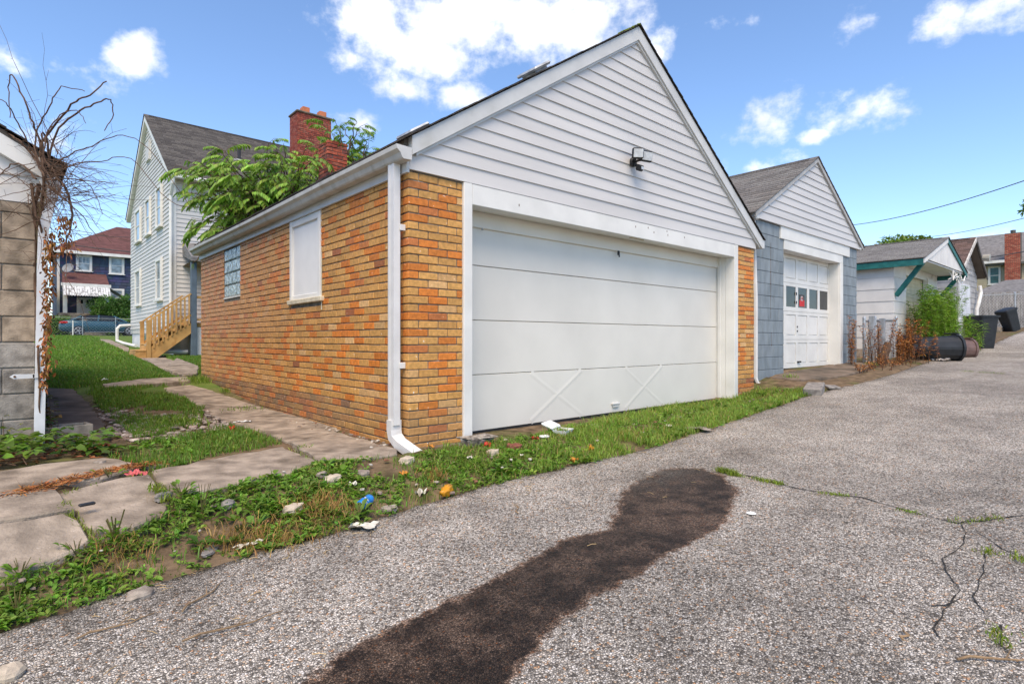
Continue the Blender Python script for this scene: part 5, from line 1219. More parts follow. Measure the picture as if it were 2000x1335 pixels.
for s in (-1, 1):
    e = LX+.05-LC; m = MB(); m.prism([(0, LZ-.02), (0, LZ-.17), (e, LZ-.17-LS*e), (e, LZ-.02-LS*e)], lambda a, b, d, s=s: (LC+s*a, d, b), LY-.07, LY+.0); m.build('rake_board', white_paint, lg)
m = MB()
for s in (-1, 1): e = LX+.16-LC; m.prism([(0, LZ+.02), (e, LZ+.02-LS*e), (e, LZ-.03-LS*e), (0, LZ-.03)], lambda a, b, d, s=s: (LC+s*a, d, b), LY-.06, 7.9)
dk = m.build('roof', MATS['roof_deck'], lg)
tag(shingle_roof('shingle', dk, LC, LZ+.03, LX+.19-LC, LX+.19-LC, LS, LY-.1, 8, PY, sh_dark, .14, .32), kind='stuff')
m = MB(); m.cbox(LX+.02, LX+.15, LY-.05, 7.7, 2.06, 2.16, b=.01); m.build('gutter', white_paint, lg)
m = MB(); m.box(LX-.02, LX+.05, LY+.0, 7.7, 1.95, 2.18); m.build('fascia', white_paint, lg)
pvc = M('pvc_pipe', (.68, .69, .70), .4, .08, 6, col2=(.45, .43, .38), s2=5, lo=.55, hi=.75, f2=.6)
m = MB(); rect_pipe(m, [(LX+.10, LY-.0, 2.07), (LX+.095, LY-.01, 1.98), (LX+.045, LY-.06, 1.72), (LX+.04, LY-.06, 1.5), (LX+.03, LY-.07, .9), (LX+.018, LY-.075, .05)], .065, .075, 'x'); lds = m.build('downspout', pvc, lg)
m = MB(); zc = .857-(733-663)/1100*4.4
m.prism([(LX-.155, 0), (LX-.13, .018), (LX+.06, .014), (LX+.06, -.014), (LX-.13, -.018)], lambda a, b, d: (a, d, b+zc), LY-.118, LY-.113); m.box(LX-.02, LX-.01, LY-.118, LY, zc-.013, zc+.013); m.build('strap', pvc, lds)
m = MB(); m.tube([(LX-.125, LY-.125, zc), (LX-.125, LY-.11, zc)], .008, 8); m.build('bolt', MATS['rust'], lds)
# hollow block half buried at its foot
p = gp(120, 858)
cbk = thing('cinder_block', 'beige hollow block sitting at the end of the side path', 'block', (p.x, p.y, p.z), rad(8))
m = MB()
for bx in ((-.2, .2, -.1, -.07), (-.2, .2, .07, .1), (-.2, -.165, -.07, .07), (-.018, .018, -.07, .07), (.165, .2, -.07, .07)): m.cbox(bx[0], bx[1], bx[2], bx[3], -.08, .12, b=.006)
m.v = [tuple(v) for v in m.v]; m.build('block_shell', M('beige_block', (.36, .31, .24), .95, .2, 12, bump=.004, bs=90), cbk, local=True)
# ---------------------------------------------------------------- bare vine over the eave
vine = thing('bare_vine', 'tangled leafless vine arching over the eave of the left garage', 'vine', (LX+.1, LY-.05, .05))
def vcurve(pts, r0, r1, seg=5):
    P = [Vector(p) for p in pts]; out = []
    for i in range(len(P)-1):
        p0, p1, p2, p3 = P[max(i-1, 0)], P[i], P[i+1], P[min(i+2, len(P)-1)]
        for k in range(seg):
            t = k/seg; out.append(.5*((2*p1)+(p2-p0)*t+(2*p0-5*p1+4*p2-p3)*t*t+(3*p1-p0-3*p2+p3)*t**3))
    out.append(P[-1]); n = len(out)
    out = [p+Vector((R.uniform(-1, 1), R.uniform(-1, 1), R.uniform(-1, 1)))*.006 for p in out]
    return out, [r0+(r1-r0)*i/(n-1) for i in range(n)]
man = [([(82, 420), (85, 345), (78, 290), (95, 260), (140, 205), (175, 185), (208, 160)], .010), ([(85, 345), (80, 280), (60, 230), (45, 190), (22, 145), (17, 170), (20, 230)], .007), ([(90, 340), (110, 260), (150, 220), (190, 200), (215, 195), (220, 225), (205, 255)], .007),
       ([(85, 340), (60, 300), (30, 270), (0, 255), (-30, 250)], .008), ([(95, 330), (140, 300), (180, 285), (230, 265), (290, 290), (370, 400)], .0045), ([(95, 345), (150, 320), (200, 315), (255, 310), (330, 390), (385, 405)], .004), ([(90, 350), (130, 350), (180, 355), (230, 358)], .005),
       ([(80, 300), (100, 330), (130, 370), (141, 420), (135, 455), (118, 490)], .011), ([(85, 345), (70, 300), (75, 250), (100, 200), (120, 170), (165, 178)], .006), ([(62, 360), (70, 420), (82, 450), (80, 520), (72, 560)], .010), ([(-10, 360), (30, 330), (70, 310), (85, 300)], .006),
       ([(75, 360), (66, 430), (70, 560), (74, 700), (80, 840)], .013), ([(85, 330), (95, 290), (82, 260), (88, 330), (100, 380)], .008), ([(70, 350), (40, 320), (10, 330), (-20, 370)], .006), ([(90, 335), (60, 290), (35, 240), (10, 200), (-15, 190)], .006), ([(86, 330), (90, 270), (118, 225), (150, 215), (168, 240)], .005),
       ([(100, 370), (140, 395), (190, 385), (225, 380)], .004), ([(95, 365), (150, 410), (180, 450), (195, 470)], .004), ([(95, 350), (140, 340), (185, 375), (200, 420)], .004), ([(80, 420), (60, 390), (20, 380), (-10, 340)], .005)]
m = MB()
for pts, r in man:
    t0 = 4.33+R.uniform(-.1, .1); q = [at(x, y, t0+.05*math.sin(i*1.7+r*900)) for i, (x, y) in enumerate(pts)]; c, rr = vcurve(q, r*1.2, r*.45); m.tube(c, rr, 5)
m.build('main_stem', bark, vine)
m = MB()
for i in range(145):
    hub = at(R.gauss(92, 16), R.gauss(360, 45), 4.35+R.uniform(-.2, .2)); a = R.uniform(-.5, 3.6) if R.random() < .65 else R.uniform(-1.2, .6); L_ = R.uniform(.2, .62) if i < 120 else R.uniform(.6, 1.05)
    sd = RGT*math.cos(a)+Vector((0, 0, 1))*math.sin(a)+FWD*R.uniform(-.35, .35); pts = [hub]; dv = sd.normalized()
    for k in range(7):
        dv = (dv+Vector((R.uniform(-.25, .25), R.uniform(-.25, .25), R.uniform(-.25, .12)))).normalized(); pts.append(pts[-1]+dv*L_/7)
    r = R.uniform(.0015, .004) if i < 120 else R.uniform(.0025, .004); m.tube(pts, [r*(1-.7*k/7) for k in range(8)], 4)
    for k in range(2, 7):
        if R.random() < .5: e = pts[k]+Vector((R.uniform(-.1, .1), R.uniform(-.1, .1), R.uniform(-.06, .1))); m.tube([pts[k], e], [.0014, .0008], 3)
tag(m.build('twig', bark, vine), kind='stuff')
n = 620; tt = NR.uniform(0, 1, n); Pv = []
for t in tt:
    y = 455+t*300+NR.normal(0, 8); x = (98-12*t)+NR.normal(0, 3.5+3*(1-t)) if NR.uniform() < .8 else NR.normal(125, 10)
    if x > 110: y = 420+NR.uniform(0, 80)
    Pv.append(at(x, y, 4.22+NR.uniform(-.06, .06)))
Pv = np.array([tuple(p) for p in Pv]); D = NR.normal(0, 1, (n, 3)); D[:, 2] -= 1.2
o = tris('dead_leaf', *leafset(Pv, D, NR.normal(0, 1, (n, 3)), NR.uniform(.018, .042, n), NR.uniform(.010, .022, n), cols((.27, .12, .045), n, .35, .12), fold=.35, droop=.4), dry, vine); tag(o, kind='stuff')
# ---------------------------------------------------------------- vegetation
def gpoly(px): return [(p.x, p.y) for p in (gp(*q) for q in px)]
def sample(poly, n, seed_mask=None):
    q = np.array(poly); lo_, hi_ = q.min(0), q.max(0); out = []; tot = 0
    while tot < n:
        x = NR.uniform(lo_[0], hi_[0], n*2); y = NR.uniform(lo_[1], hi_[1], n*2); k = inpoly(x, y, poly); out.append(np.c_[x[k], y[k]]); tot += k.sum()
        if len(out) > 60: break
    return np.concatenate(out)[:n]
def area(poly):
    return abs(sum(poly[i][0]*poly[(i+1) % len(poly)][1]-poly[(i+1) % len(poly)][0]*poly[i][1] for i in range(len(poly))))/2
def on_slab(P):
    k = np.zeros(len(P), bool)
    for s in SLABS: k |= inpoly(P[:, 0], P[:, 1], s)
    return k
def put(P, dz=0): return np.c_[P, G(P[:, 0], P[:, 1])+dz]
def nmask(P, s, seed, thr, soft=.25):
    v = np.array([fb(x, y, s, 3, seed) for x, y in P]); return NR.uniform(0, 1, len(P)) < np.clip((v-thr)/soft+.5, 0, 1)
GRN = np.array((.135, .235, .030)); LIME = np.array((.215, .315, .045)); DEEP = np.array((.038, .088, .014)); STRAW = np.array((.36, .26, .10))
def grass(poly, dens, h, base, straw=.06, mask=None, wd=.005, lean=.5, avoid=True):
    n = int(area(poly)*dens); P = sample(poly, n)
    if avoid: P = P[~on_slab(P)]
    if mask: P = P[nmask(P, *mask)]
    n = len(P); c = cols(base, n, .22, .10); st = NR.uniform(0, 1, n) < straw; c[st] = cols(STRAW, st.sum(), .25, .08)
    return blades(put(P, -.005), NR.uniform(h[0], h[1], n), NR.uniform(.7, 1.4, n)*wd, NR.uniform(.15, 1, n)*lean, c)
def rosettes(P, k, ln, base, up=.45, wr=.45):
    """broad-leaved weeds: k leaves round each point"""
    n = len(P); Q = np.repeat(P, k, 0); a = NR.uniform(0, 2*math.pi, n*k); e = NR.uniform(.1, up*2, n*k); D = np.c_[np.cos(a), np.sin(a), e]
    Nn = np.c_[-np.cos(a)*e, -np.sin(a)*e, np.ones(n*k)]+NR.normal(0, .25, (n*k, 3)); l = np.repeat(NR.uniform(ln[0], ln[1], n), k)*NR.uniform(.6, 1.2, n*k)
    Q = Q+D*l[:, None]*NR.uniform(0, .5, (n*k, 1)); tint = np.repeat(cols(base, n, .2, .10), k, 0)
    return leafset(Q, D, Nn, l, l*wr*NR.uniform(.8, 1.2, n*k), cols(tint, n*k, .15, .05))
up_b = [(-200, 1185), (0, 1132), (100, 1098), (165, 1078), (230, 1030), (325, 985), (380, 965), (500, 935), (620, 905), (720, 893), (790, 890), (840, 885), (925, 872), (1060, 848), (1200, 815), (1330, 792), (1440, 776), (1478, 762), (1570, 760)]
lo_b = [(1600, 766), (1450, 817), (1250, 882), (1100, 914), (900, 964), (650, 1042), (400, 1110), (200, 1175), (0, 1230), (-200, 1290)]
VERGE = gpoly(up_b+lo_b)
VR = [p for p in VERGE]
vx_split = -.2
def part_poly(poly, f):       # keep samples by predicate
    return poly
sets = []
n_all = int(area(VERGE)*7500); P = sample(VERGE, n_all); P = P[~on_slab(P)]
rt = 1/(1+np.exp(-(P[:, 0]-.4)*2.5)); keep = NR.uniform(0, 1, len(P)) < (.30+.70*rt); P = P[keep]; P = P[nmask(P, 2.1, 2.2, -.22, .4)]
n = len(P); rt = 1/(1+np.exp(-(P[:, 0]-.4)*2.5))[:, None]; c = cols(GRN*(1-rt)+LIME*rt, n, .22, .09); st = NR.uniform(0, 1, n) < .12; c[st] = cols(STRAW, st.sum(), .2, .08)
sets.append(blades(put(P, -.005), NR.uniform(.02, .085, n)*NR.uniform(.6, 1.3, n)*(.8+.4*rt[:, 0]), NR.uniform(.003, .007, n), NR.uniform(.1, .9, n), c))
P = sample(VERGE, int(area(VERGE)*1250)); P = P[~on_slab(P)]; lf = 1/(1+np.exp((P[:, 0]-.6)*1.6)); P = P[NR.uniform(0, 1, len(P)) < .22+.78*lf]; P = P[nmask(P, 1.3, 6.1, -.38, .4)]
sets.append(rosettes(put(P, .004), 7, (.018, .045), GRN*1.12))
P = sample(VERGE, int(area(VERGE)*60)); P = P[~on_slab(P)]; P = P[nmask(P, 1.1, 9.4, -.05, .2)]; sets.append(rosettes(put(P, .004), 8, (.04, .075), GRN*.8, .5, .5))
for cpt, k, r in ((gp(470, 1060), 260, .16), (gp(640, 990), 240, .14), (gp(610, 1000), 200, .2), (gp(850, 935), 120, .12), (gp(230, 1090), 120, .15), (gp(560, 1050), 200, .2), (gp(1230, 850), 80, .15)):   # dead straw tufts
    Q = np.array([cpt.x, cpt.y])+NR.normal(0, r*.5, (k, 2)); Q = Q[~on_slab(Q)]; sets.append(blades(put(Q), NR.uniform(.03, .10, len(Q)), .004, NR.uniform(.3, 1.2, len(Q)), cols(STRAW*np.array((1.05, .85, .7)), len(Q), .2, .06)))
V, F, C = join_sets(sets); verge = tris('verge_weeds', V, F, C, leaf); tag(verge, 'low weeds and grass along the alley edge', 'weeds', kind='stuff')
# lawn and the weedy patches between the slabs
sets = []
LAWN = [(-2.1, 5.35)] + gpoly([(340, 742), (300, 715), (235, 685), (190, 662)]) + [(1.15, 39), (-9, 40), (-9, 12), (-2.1, 8)]
near = [(-2.2, 5.2)]+gpoly([(150, 757), (250, 750), (345, 741), (300, 714), (250, 690)])+[(-.9, 14), (-2.2, 14)]
far = [(-2.6, 12), (-.2, 12), (1.2, 24), (1.2, 40), (-7, 40)]
sets.append(grass(near, 2600, (.03, .07), GRN*1.0, .05, wd=.008, lean=.6)); sets.append(grass(far, 300, (.05, .10), GRN*1.05, .04, wd=.022, lean=.6, avoid=True))
sets.append(grass([(-1.2, 7.0), (.0, 7.0), (.9, 15.0), (3, 15.5), (3, 7.2), (0, 7.2)], 900, (.03, .08), GRN, .05, wd=.010))
P1 = gpoly([(150, 762), (250, 752), (335, 752), (400, 790), (392, 832), (335, 850), (262, 858), (205, 810), (180, 775)])
P2 = gpoly([(205, 905), (240, 868), (330, 858), (400, 845), (450, 832), (505, 848), (550, 868), (440, 890), (300, 922), (250, 915)])
sets.append(grass(P1, 4600, (.03, .09), GRN*1.05, .06, mask=(1.6, 3.3, -.16, .2))); sets.append(grass(P2, 3800, (.03, .09), GRN, .08, mask=(1.6, 8.3, -.35, .4)))
for poly, d, sc in ((P1, 110, 1.), (P2, 200, 1.)):
    P = sample(poly, int(area(poly)*d)); P = P[~on_slab(P)]; P = P[nmask(P, 1.6, 3.3, -.05, .2)]; sets.append(rosettes(put(P, .004), 8, (.03, .06), GRN*.95))
for px, py, k, r, h in ((392, 746, 300, .13, .16), (410, 740, 160, .10, .14), (443, 765, 90, .05, .10), (612, 812, 120, .06, .17), (340, 832, 220, .12, .16), (595, 877, 50, .03, .06), (640, 815, 40, .05, .08), (800, 862, 140, .06, .13), (460, 800, 60, .12, .05), (505, 798, 60, .10, .04), (1545, 738, 60, .06, .10), (1700, 712, 60, .08, .09), (1395, 768, 60, .04, .10), (880, 876, 60, .05, .08)):
    c0 = gp(px, py); Q = np.array([c0.x, c0.y])+NR.normal(0, r, (k, 2)); Q = Q[(Q[:, 0] < -.01) | (Q[:, 1] < -.02) | (Q[:, 0] > 6.2)]; n = len(Q)
    sets.append(blades(put(Q, .0), NR.uniform(.4, 1., n)*h, NR.uniform(.005, .009, n), NR.uniform(.2, 1, n), cols(LIME*.9, n, .2, .08)))
# grass in the alley crack and slab joints
for line, k, h in (([(1600, 963), (1660, 970)], 90, .022), ([(1750, 995), (1800, 1006)], 60, .02), ([(1405, 920), (1440, 930)], 420, .05), ([(1440, 930), (1530, 948)], 300, .035), ([(1860, 1022), (1960, 1012)], 90, .025), ([(1925, 1085), (1935, 1075)], 60, .03), ([(1945, 1230), (1955, 1262)], 80, .03), ([(1980, 1085), (2000, 1100)], 60, .03), ([(1790, 718), (1830, 722), (1960, 731)], 260, .05),
                   ([(120, 990), (150, 1030), (185, 1050)], 160, .05), ([(0, 1028), (60, 1012), (125, 995)], 260, .05), ([(300, 955), (330, 985)], 160, .07), ([(120, 965), (300, 925)], 60, .03), ([(570, 880), (620, 905)], 50, .04)):
    g = [gp(*q) for q in line]; w_ = [(b-a).length for a, b in zip(g, g[1:])]; Q = []
    for _ in range(k):
        i = R.choices(range(len(w_)), w_)[0]; p = g[i].lerp(g[i+1], R.random()); Q.append((p.x+R.gauss(0, .018), p.y+R.gauss(0, .018)))
    Q = np.array(Q); Q = Q[nmask(Q, 2.5, 1.1, .0, .3)] if k > 200 else Q; n = len(Q); sets.append(blades(put(Q, .004), NR.uniform(.4, 1., n)*h, .005, NR.uniform(.3, 1.2, n), cols(GRN*np.array((1.5, 1.1, 1.)), n, .25, .1)))
V, F, C = join_sets(sets); lawn = tris('lawn_grass', V, F, C, leaf); tag(lawn, 'mown lawn and tufts of grass between the slabs', 'grass', kind='stuff')
# broad-leaved creeper at the foot of the left garage
sets = []
IV = gpoly([(-150, 930), (-150, 850), (0, 850), (60, 845), (130, 868), (205, 862), (232, 880), (238, 905), (120, 895), (60, 912), (0, 918)])
P = sample(IV, 260); P3 = put(P, 0); P3[:, 2] += NR.uniform(.03, .16, len(P3)); n = len(P3)
a = NR.uniform(0, 2*math.pi, n*3); Q = np.repeat(P3, 3, 0); D = np.c_[np.cos(a), np.sin(a), NR.uniform(-.2, .3, n*3)]
sets.append(leafset(Q, D, np.c_[NR.normal(0, .3, (n*3, 2)), np.ones(n*3)], NR.uniform(.05, .10, n*3), NR.uniform(.035, .07, n*3), cols(GRN*.85, n*3, .25, .08), .1, .2))
tall = [(gp(x, y), h) for x, y, h in ((20, 855, .34), (45, 858, .42), (55, 850, .5), (85, 856, .4), (100, 850, .38), (10, 880, .26), (70, 870, .3), (105, 862, .28), (-10, 860, .4))]
for p, h in tall:
    k = int(h*70); t = NR.uniform(.15, 1, k); Q = np.array(p)+np.c_[NR.normal(0, .03, (k, 2)), t*h]; a = NR.uniform(0, 6.28, k); D = np.c_[np.cos(a), np.sin(a), NR.uniform(-.2, .5, k)]
    sets.append(leafset(Q, D, np.c_[NR.normal(0, .4, (k, 2)), np.ones(k)], .055, .022, cols(np.array((.15, .17, .03)) if R.random() < .5 else np.array((.20, .12, .04)), k, .3, .15)))
V, F, C = join_sets(sets); cr_ = thing('creeper', 'broad-leaved green creeper at the foot of the block garage', 'plant', tuple(gp(100, 880))); tris('leaves', V, F, C, leaf, cr_)['kind'] = 'stuff'
m = MB()
for p, h in tall: m.tube([p-Vector((0, 0, .02)), p+Vector((R.uniform(-.04, .04), R.uniform(-.04, .04), h))], [.005, .002], 4)
for i in range(26):
    q = sample(IV, 1)[0]; g = Vector((q[0], q[1], float(G(*q)))); m.tube([g, g+Vector((R.uniform(-.25, .25), R.uniform(-.15, .15), R.uniform(.02, .15))), g+Vector((R.uniform(-.4, .4), R.uniform(-.25, .25), 0.03))], .003, 4)
m.build('stems', bark, cr_)['kind'] = 'stuff'
# a few single broad-leaved weeds that stand out
for i, (px, py, k, l, lab) in enumerate(((40, 1125, 12, .055, 'broad-leaved weed at the lower left picture edge'), (150, 1085, 12, .05, 'small leafy weed at the tip of the lowest left slab'), (355, 968, 26, .05, 'bushy leafy weed at the corner of the middle slab'), (395, 1000, 34, .05, 'tall leafy weed with dark stalks in the verge'), (225, 1055, 30, .045, 'plantain with upright seed stalks by the slab'), (700, 1010, 14, .07, 'leafy weed between blue can and yellow wrapper'), (215, 935, 6, .06, 'small bright seedling in the slab joint'), (30, 1190, 12, .05, 'low weed at the asphalt edge near the left corner'))):
    p = gp(px, py); wd_t = thing('leafy_weed', lab, 'weed', tuple(p), 0, 'single weeds in the verge')
    a = NR.uniform(0, 6.28, k); e = NR.uniform(.2, 1.3, k); D = np.c_[np.cos(a), np.sin(a), e]; Q = np.array(p)+unit(D)*NR.uniform(0, .09, (k, 1))
    tris('leaf', *leafset(Q, D, np.c_[-np.cos(a)*e, -np.sin(a)*e, np.ones(k)], NR.uniform(.7, 1.2, k)*l, NR.uniform(.4, .55, k)*l, cols(GRN*1.0, k, .15, .06)), leaf, wd_t)['kind'] = 'stuff'
    m = MB()
    for j in range(7): m.tube([p, p+Vector((R.uniform(-.05, .05), R.uniform(-.05, .05), R.uniform(.06, .17 if i in (3, 4) else .08)))], [.003, .004 if i == 4 else .0015], 4)
    m.build('stalk', M('stalk', (.10, .09, .03), .9) if 'stalk' not in MATS else MATS['stalk'], wd_t)['kind'] = 'stuff'
# ---------------------------------------------------------------- tree behind the garage: arching shoots with drooping leaflets
tree = thing('leafy_tree', 'young tree with drooping compound leaves between the garage and the white house', 'tree', (2.6, 9.8, .35))
m = MB(); base = Vector((2.6, 9.8, .35)); m.tube([base, base+Vector((.05, .1, 1.2)), base+Vector((-.1, .1, 2.4)), base+Vector((-.1, .2, 3.6))], [.11, .09, .07, .04], 8); tb = m.build('trunk', bark, tree)
LP, LD, LN, LL, LC_ = [], [], [], [], []
m = MB()
def shoot(p0, p1, rise_, nl, frond):
    """branch from p0 arching to p1, carrying compound leaves"""
    p0 = Vector(p0); p1 = Vector(p1); pts = []
    for i in range(9):
        t = i/8; p = p0.lerp(p1, t); p.z += rise_*4*t*(1-t)*.5; pts.append(p+Vector((R.uniform(-1, 1), R.uniform(-1, 1), R.uniform(-1, 1)))*.03)
    m.tube(pts, [.025*(1-.8*i/8) for i in range(9)], 5)
    for j in range(nl):
        t = .25+.75*j/max(nl-1, 1); i = min(int(t*8), 7); o = pts[i].lerp(pts[i+1], t*8-i); tv = (pts[i+1]-pts[i]).normalized(); a = R.uniform(0, 6.28)
        sd = Vector((math.cos(a), math.sin(a), R.uniform(-.1, .6))); d = (tv*.8+sd*.9).normalized(); L_ = frond*R.uniform(.6, 1.15); q = o.copy(); dd_ = d.copy(); tone = R.uniform(.7, 1.3)
        steps = 11; st = L_/steps
        for s in range(steps):
            dd_ = (dd_+Vector((0, 0, -.11))).normalized(); q2 = q+dd_*st
            if s > 1:
                sidev = dd_.cross(Vector((0, 0, 1)));
                if sidev.length < .05: sidev = Vector((1, 0, 0))
                sidev.normalize()
                for sg in (-1, 1):
                    ld = (sidev*sg*.75+dd_*.55+Vector((0, 0, -.55+R.uniform(-.15, .15)))); LP.append(tuple(q2)); LD.append(tuple(ld)); LN.append((R.uniform(-.3, .3)+sidev.x*sg*.4, R.uniform(-.3, .3)+sidev.y*sg*.4, 1)); LL.append(L_*.27*R.uniform(.8, 1.1)); LC_.append(tone)
            q = q2
        m.tube([o, o+d*L_*.45+Vector((0, 0, -.02)), q], [.006, .004, .002], 3)
tips = [(362, 322), (375, 352), (392, 330), (372, 378), (395, 395), (405, 430), (430, 340), (440, 300), (465, 360), (455, 420), (410, 455), (500, 330), (530, 285), (545, 320), (575, 300), (600, 325), (560, 360), (520, 390), (490, 430), (440, 450), (600, 370), (625, 340), (480, 380), (540, 420), (580, 400), (425, 385), (455, 330), (640, 300), (610, 290), (500, 460), (430, 470), (380, 515)]
for px, py in tips:
    for _ in range(3):
        t = R.uniform(10.6, 12.6); e = at(px+R.gauss(0, 10), py+R.gauss(0, 9), t); hub = Vector((2.4+R.uniform(-.5, .6), 9.8+R.uniform(-.4, .4), R.uniform(2.6, 3.7)))
        if py > 500:
            if _ == 0: shoot(at(400, 500, 12.5), at(377, 512, 12), .05, 3, .22)
            continue
        shoot(hub, e, R.uniform(.2, .6), R.randint(7, 11), R.uniform(.40, .58))
hb2 = at(690, 330, 13.5)
for px, py in ((700, 245), (665, 255), (645, 245), (720, 290), (690, 300), (715, 280), (680, 320), (740, 300), (655, 290), (660, 330), (700, 330)):
    for _ in range(2): shoot(hb2+Vector((R.uniform(-.3, .3), R.uniform(-.3, .3), R.uniform(-.6, 0))), at(px+R.gauss(0, 6), py+R.gauss(0, 6), R.uniform(13, 14)), .2, R.randint(5, 8), R.uniform(.32, .5))
m.build('branch', bark, tree)['kind'] = 'stuff'
n = len(LP); tone = np.array(LC_)[:, None]; cl = cols(np.array((.19, .31, .045))*tone, n, .18, .08); pale = NR.uniform(0, 1, n) < .12; cl[pale] = cols(np.array((.30, .40, .06)), pale.sum(), .15, .06)
tris('crown', *leafset(np.array(LP), np.array(LD), np.array(LN), np.array(LL), np.array(LL)*.34, cl, .12, .22), leaf, tree)['kind'] = 'stuff'
m = MB(); m.tube([Vector((4.4, 10.6, .4)), Vector((4.5, 10.5, 2)), hb2-Vector((0, 0, .3))], [.06, .05, .02], 6); m.build('trunk', bark, tree)
# sprig on top of the garage chimney
sp = thing('chimney_weed', 'small green sprigs growing from the garage chimney top', 'plant', (2.2, 6.45, 4.6)); k = 46
Q = np.array([2.22, 6.35, 4.6])+np.c_[NR.normal(0, .14, (k, 1)), NR.normal(0, .08, (k, 1)), NR.uniform(0, .35, (k, 1))**1.3]; D = NR.normal(0, 1, (k, 3)); D[:, 2] -= .4
tris('leaf', *leafset(Q, D, NR.normal(0, 1, (k, 3)), .12, .045, cols(np.array((.11, .19, .03)), k, .2, .1)), leaf, sp)['kind'] = 'stuff'
m = MB()
for i in range(5): b0 = Vector((2.2+R.uniform(-.12, .12), 6.4, 4.56)); m.tube([b0, b0+Vector((R.uniform(-.1, .1), R.uniform(-.1, .1), R.uniform(.2, .4)))], [.006, .003], 4)
m.build('stem', bark, sp)['kind'] = 'stuff'
# ---------------------------------------------------------------- far trees, bushes and hedges
def crown_tree(name, label, cat, base, h, rx, rz, n, size, col, lobes=9, trunk=True, group=None, squash=1.):
    t = thing(name, label, cat, tuple(base), 0, group); b = Vector(base); c0 = b+Vector((0, 0, h-rz))
    lb = [(c0+Vector((R.uniform(-.75, .75)*rx, R.uniform(-.75, .75)*rx, R.uniform(-.7, .75)*rz)), R.uniform(.28, .5)) for _ in range(lobes)]+[(c0, .55)]
    k = NR.integers(0, len(lb), n); ctr = np.array([tuple(lb[i][0]) for i in k]); rr = np.array([lb[i][1] for i in k]); dv = unit(NR.normal(0, 1, (n, 3))); rad_ = NR.uniform(.55, 1.05, (n, 1))
    P = ctr+dv*rad_*rr[:, None]*np.array([rx, rx, rz]); D = dv*.5+NR.normal(0, .7, (n, 3)); lt = np.array([R.uniform(.75, 1.25) for _ in lb])[k][:, None]
    tris('crown', *leafset(P, D, dv+NR.normal(0, .5, (n, 3)), NR.uniform(.7, 1.3, n)*size, NR.uniform(.4, .6, n)*size, cols(np.array(col)*lt, n, .2, .08)), leaf, t)['kind'] = 'stuff'
    if trunk:
        m = MB(); m.tube([b, b+Vector((.1, 0, h*.35)), c0], [h*.03, h*.024, h*.01], 8)
        for l_, _ in lb[:7]: m.tube([b+Vector((.05, 0, h*.4)), (b+Vector((0, 0, h*.5))+l_)/2, l_], [h*.012, h*.008, h*.003], 5)
        m.build('trunk', bark, t)
    return t
p = at(1792, 660, 46); crown_tree('broad_tree', 'green tree rising behind the white canopy roof', 'tree', (p.x, p.y, 1.5), at(1792, 440, 46).z-1.5, 3.0, 2.6, 5200, .34, (.15, .21, .03), 11, group='trees beyond the garages')
p = at(1705, 660, 44); crown_tree('broad_tree', 'lower green tree just right of the block garage roof', 'tree', (p.x, p.y, 1.3), at(1705, 474, 44).z-1.3, 2.3, 1.8, 3200, .32, (.14, .21, .03), 9, group='trees beyond the garages')
p = at(2006, 640, 30); crown_tree('broad_tree', 'tree branch tip showing at the right picture edge', 'tree', (p.x+1.2, p.y-1.2, 1.4), 6.9, 1.5, 1.2, 1300, .22, (.09, .15, .022), 8)
q = hitY(226, 600, 53.5); crown_tree('round_shrub', 'large round dark green shrub before the blue house', 'shrub', (hitY(228, 600, 53.5)[0], 53.5, 1.3), hitY(228, 577, 53.5)[1]-1.3, 1.85, 1.2, 5200, .17, (.07, .15, .024), 12, trunk=True)
for i, (a, b, lab) in enumerate(((92, 136, 'clipped low hedge left of the porch steps'), (208, 262, 'clipped low hedge under the round shrub'))):
    x0, zt_ = hitY(a, 617 if i == 0 else 621, 49.3); x1, _ = hitY(b, 620, 49.3); hd_ = thing('low_hedge', lab, 'hedge', ((x0+x1)/2, 49.5, 1.25), 0, 'hedges before the blue house'); n = 2600
    P = np.c_[NR.uniform(x0, x1, n), 49.3+NR.uniform(-.35, .4, n), 1.2+NR.uniform(0, 1, n)**.6*(zt_-1.2)]; 
    tris('foliage', *leafset(P, NR.normal(0, 1, (n, 3)), NR.normal(0, 1, (n, 3)), .12, .06, cols((.16, .26, .04), n, .25, .1)), leaf, hd_)['kind'] = 'stuff'
    m = MB(); m.box(x0, x1, 49.1, 49.6, 1.1, zt_-.25); m.build('core', M('hedge_core', (.02, .035, .01), .9) if i == 0 else MATS['hedge_core'], hd_)
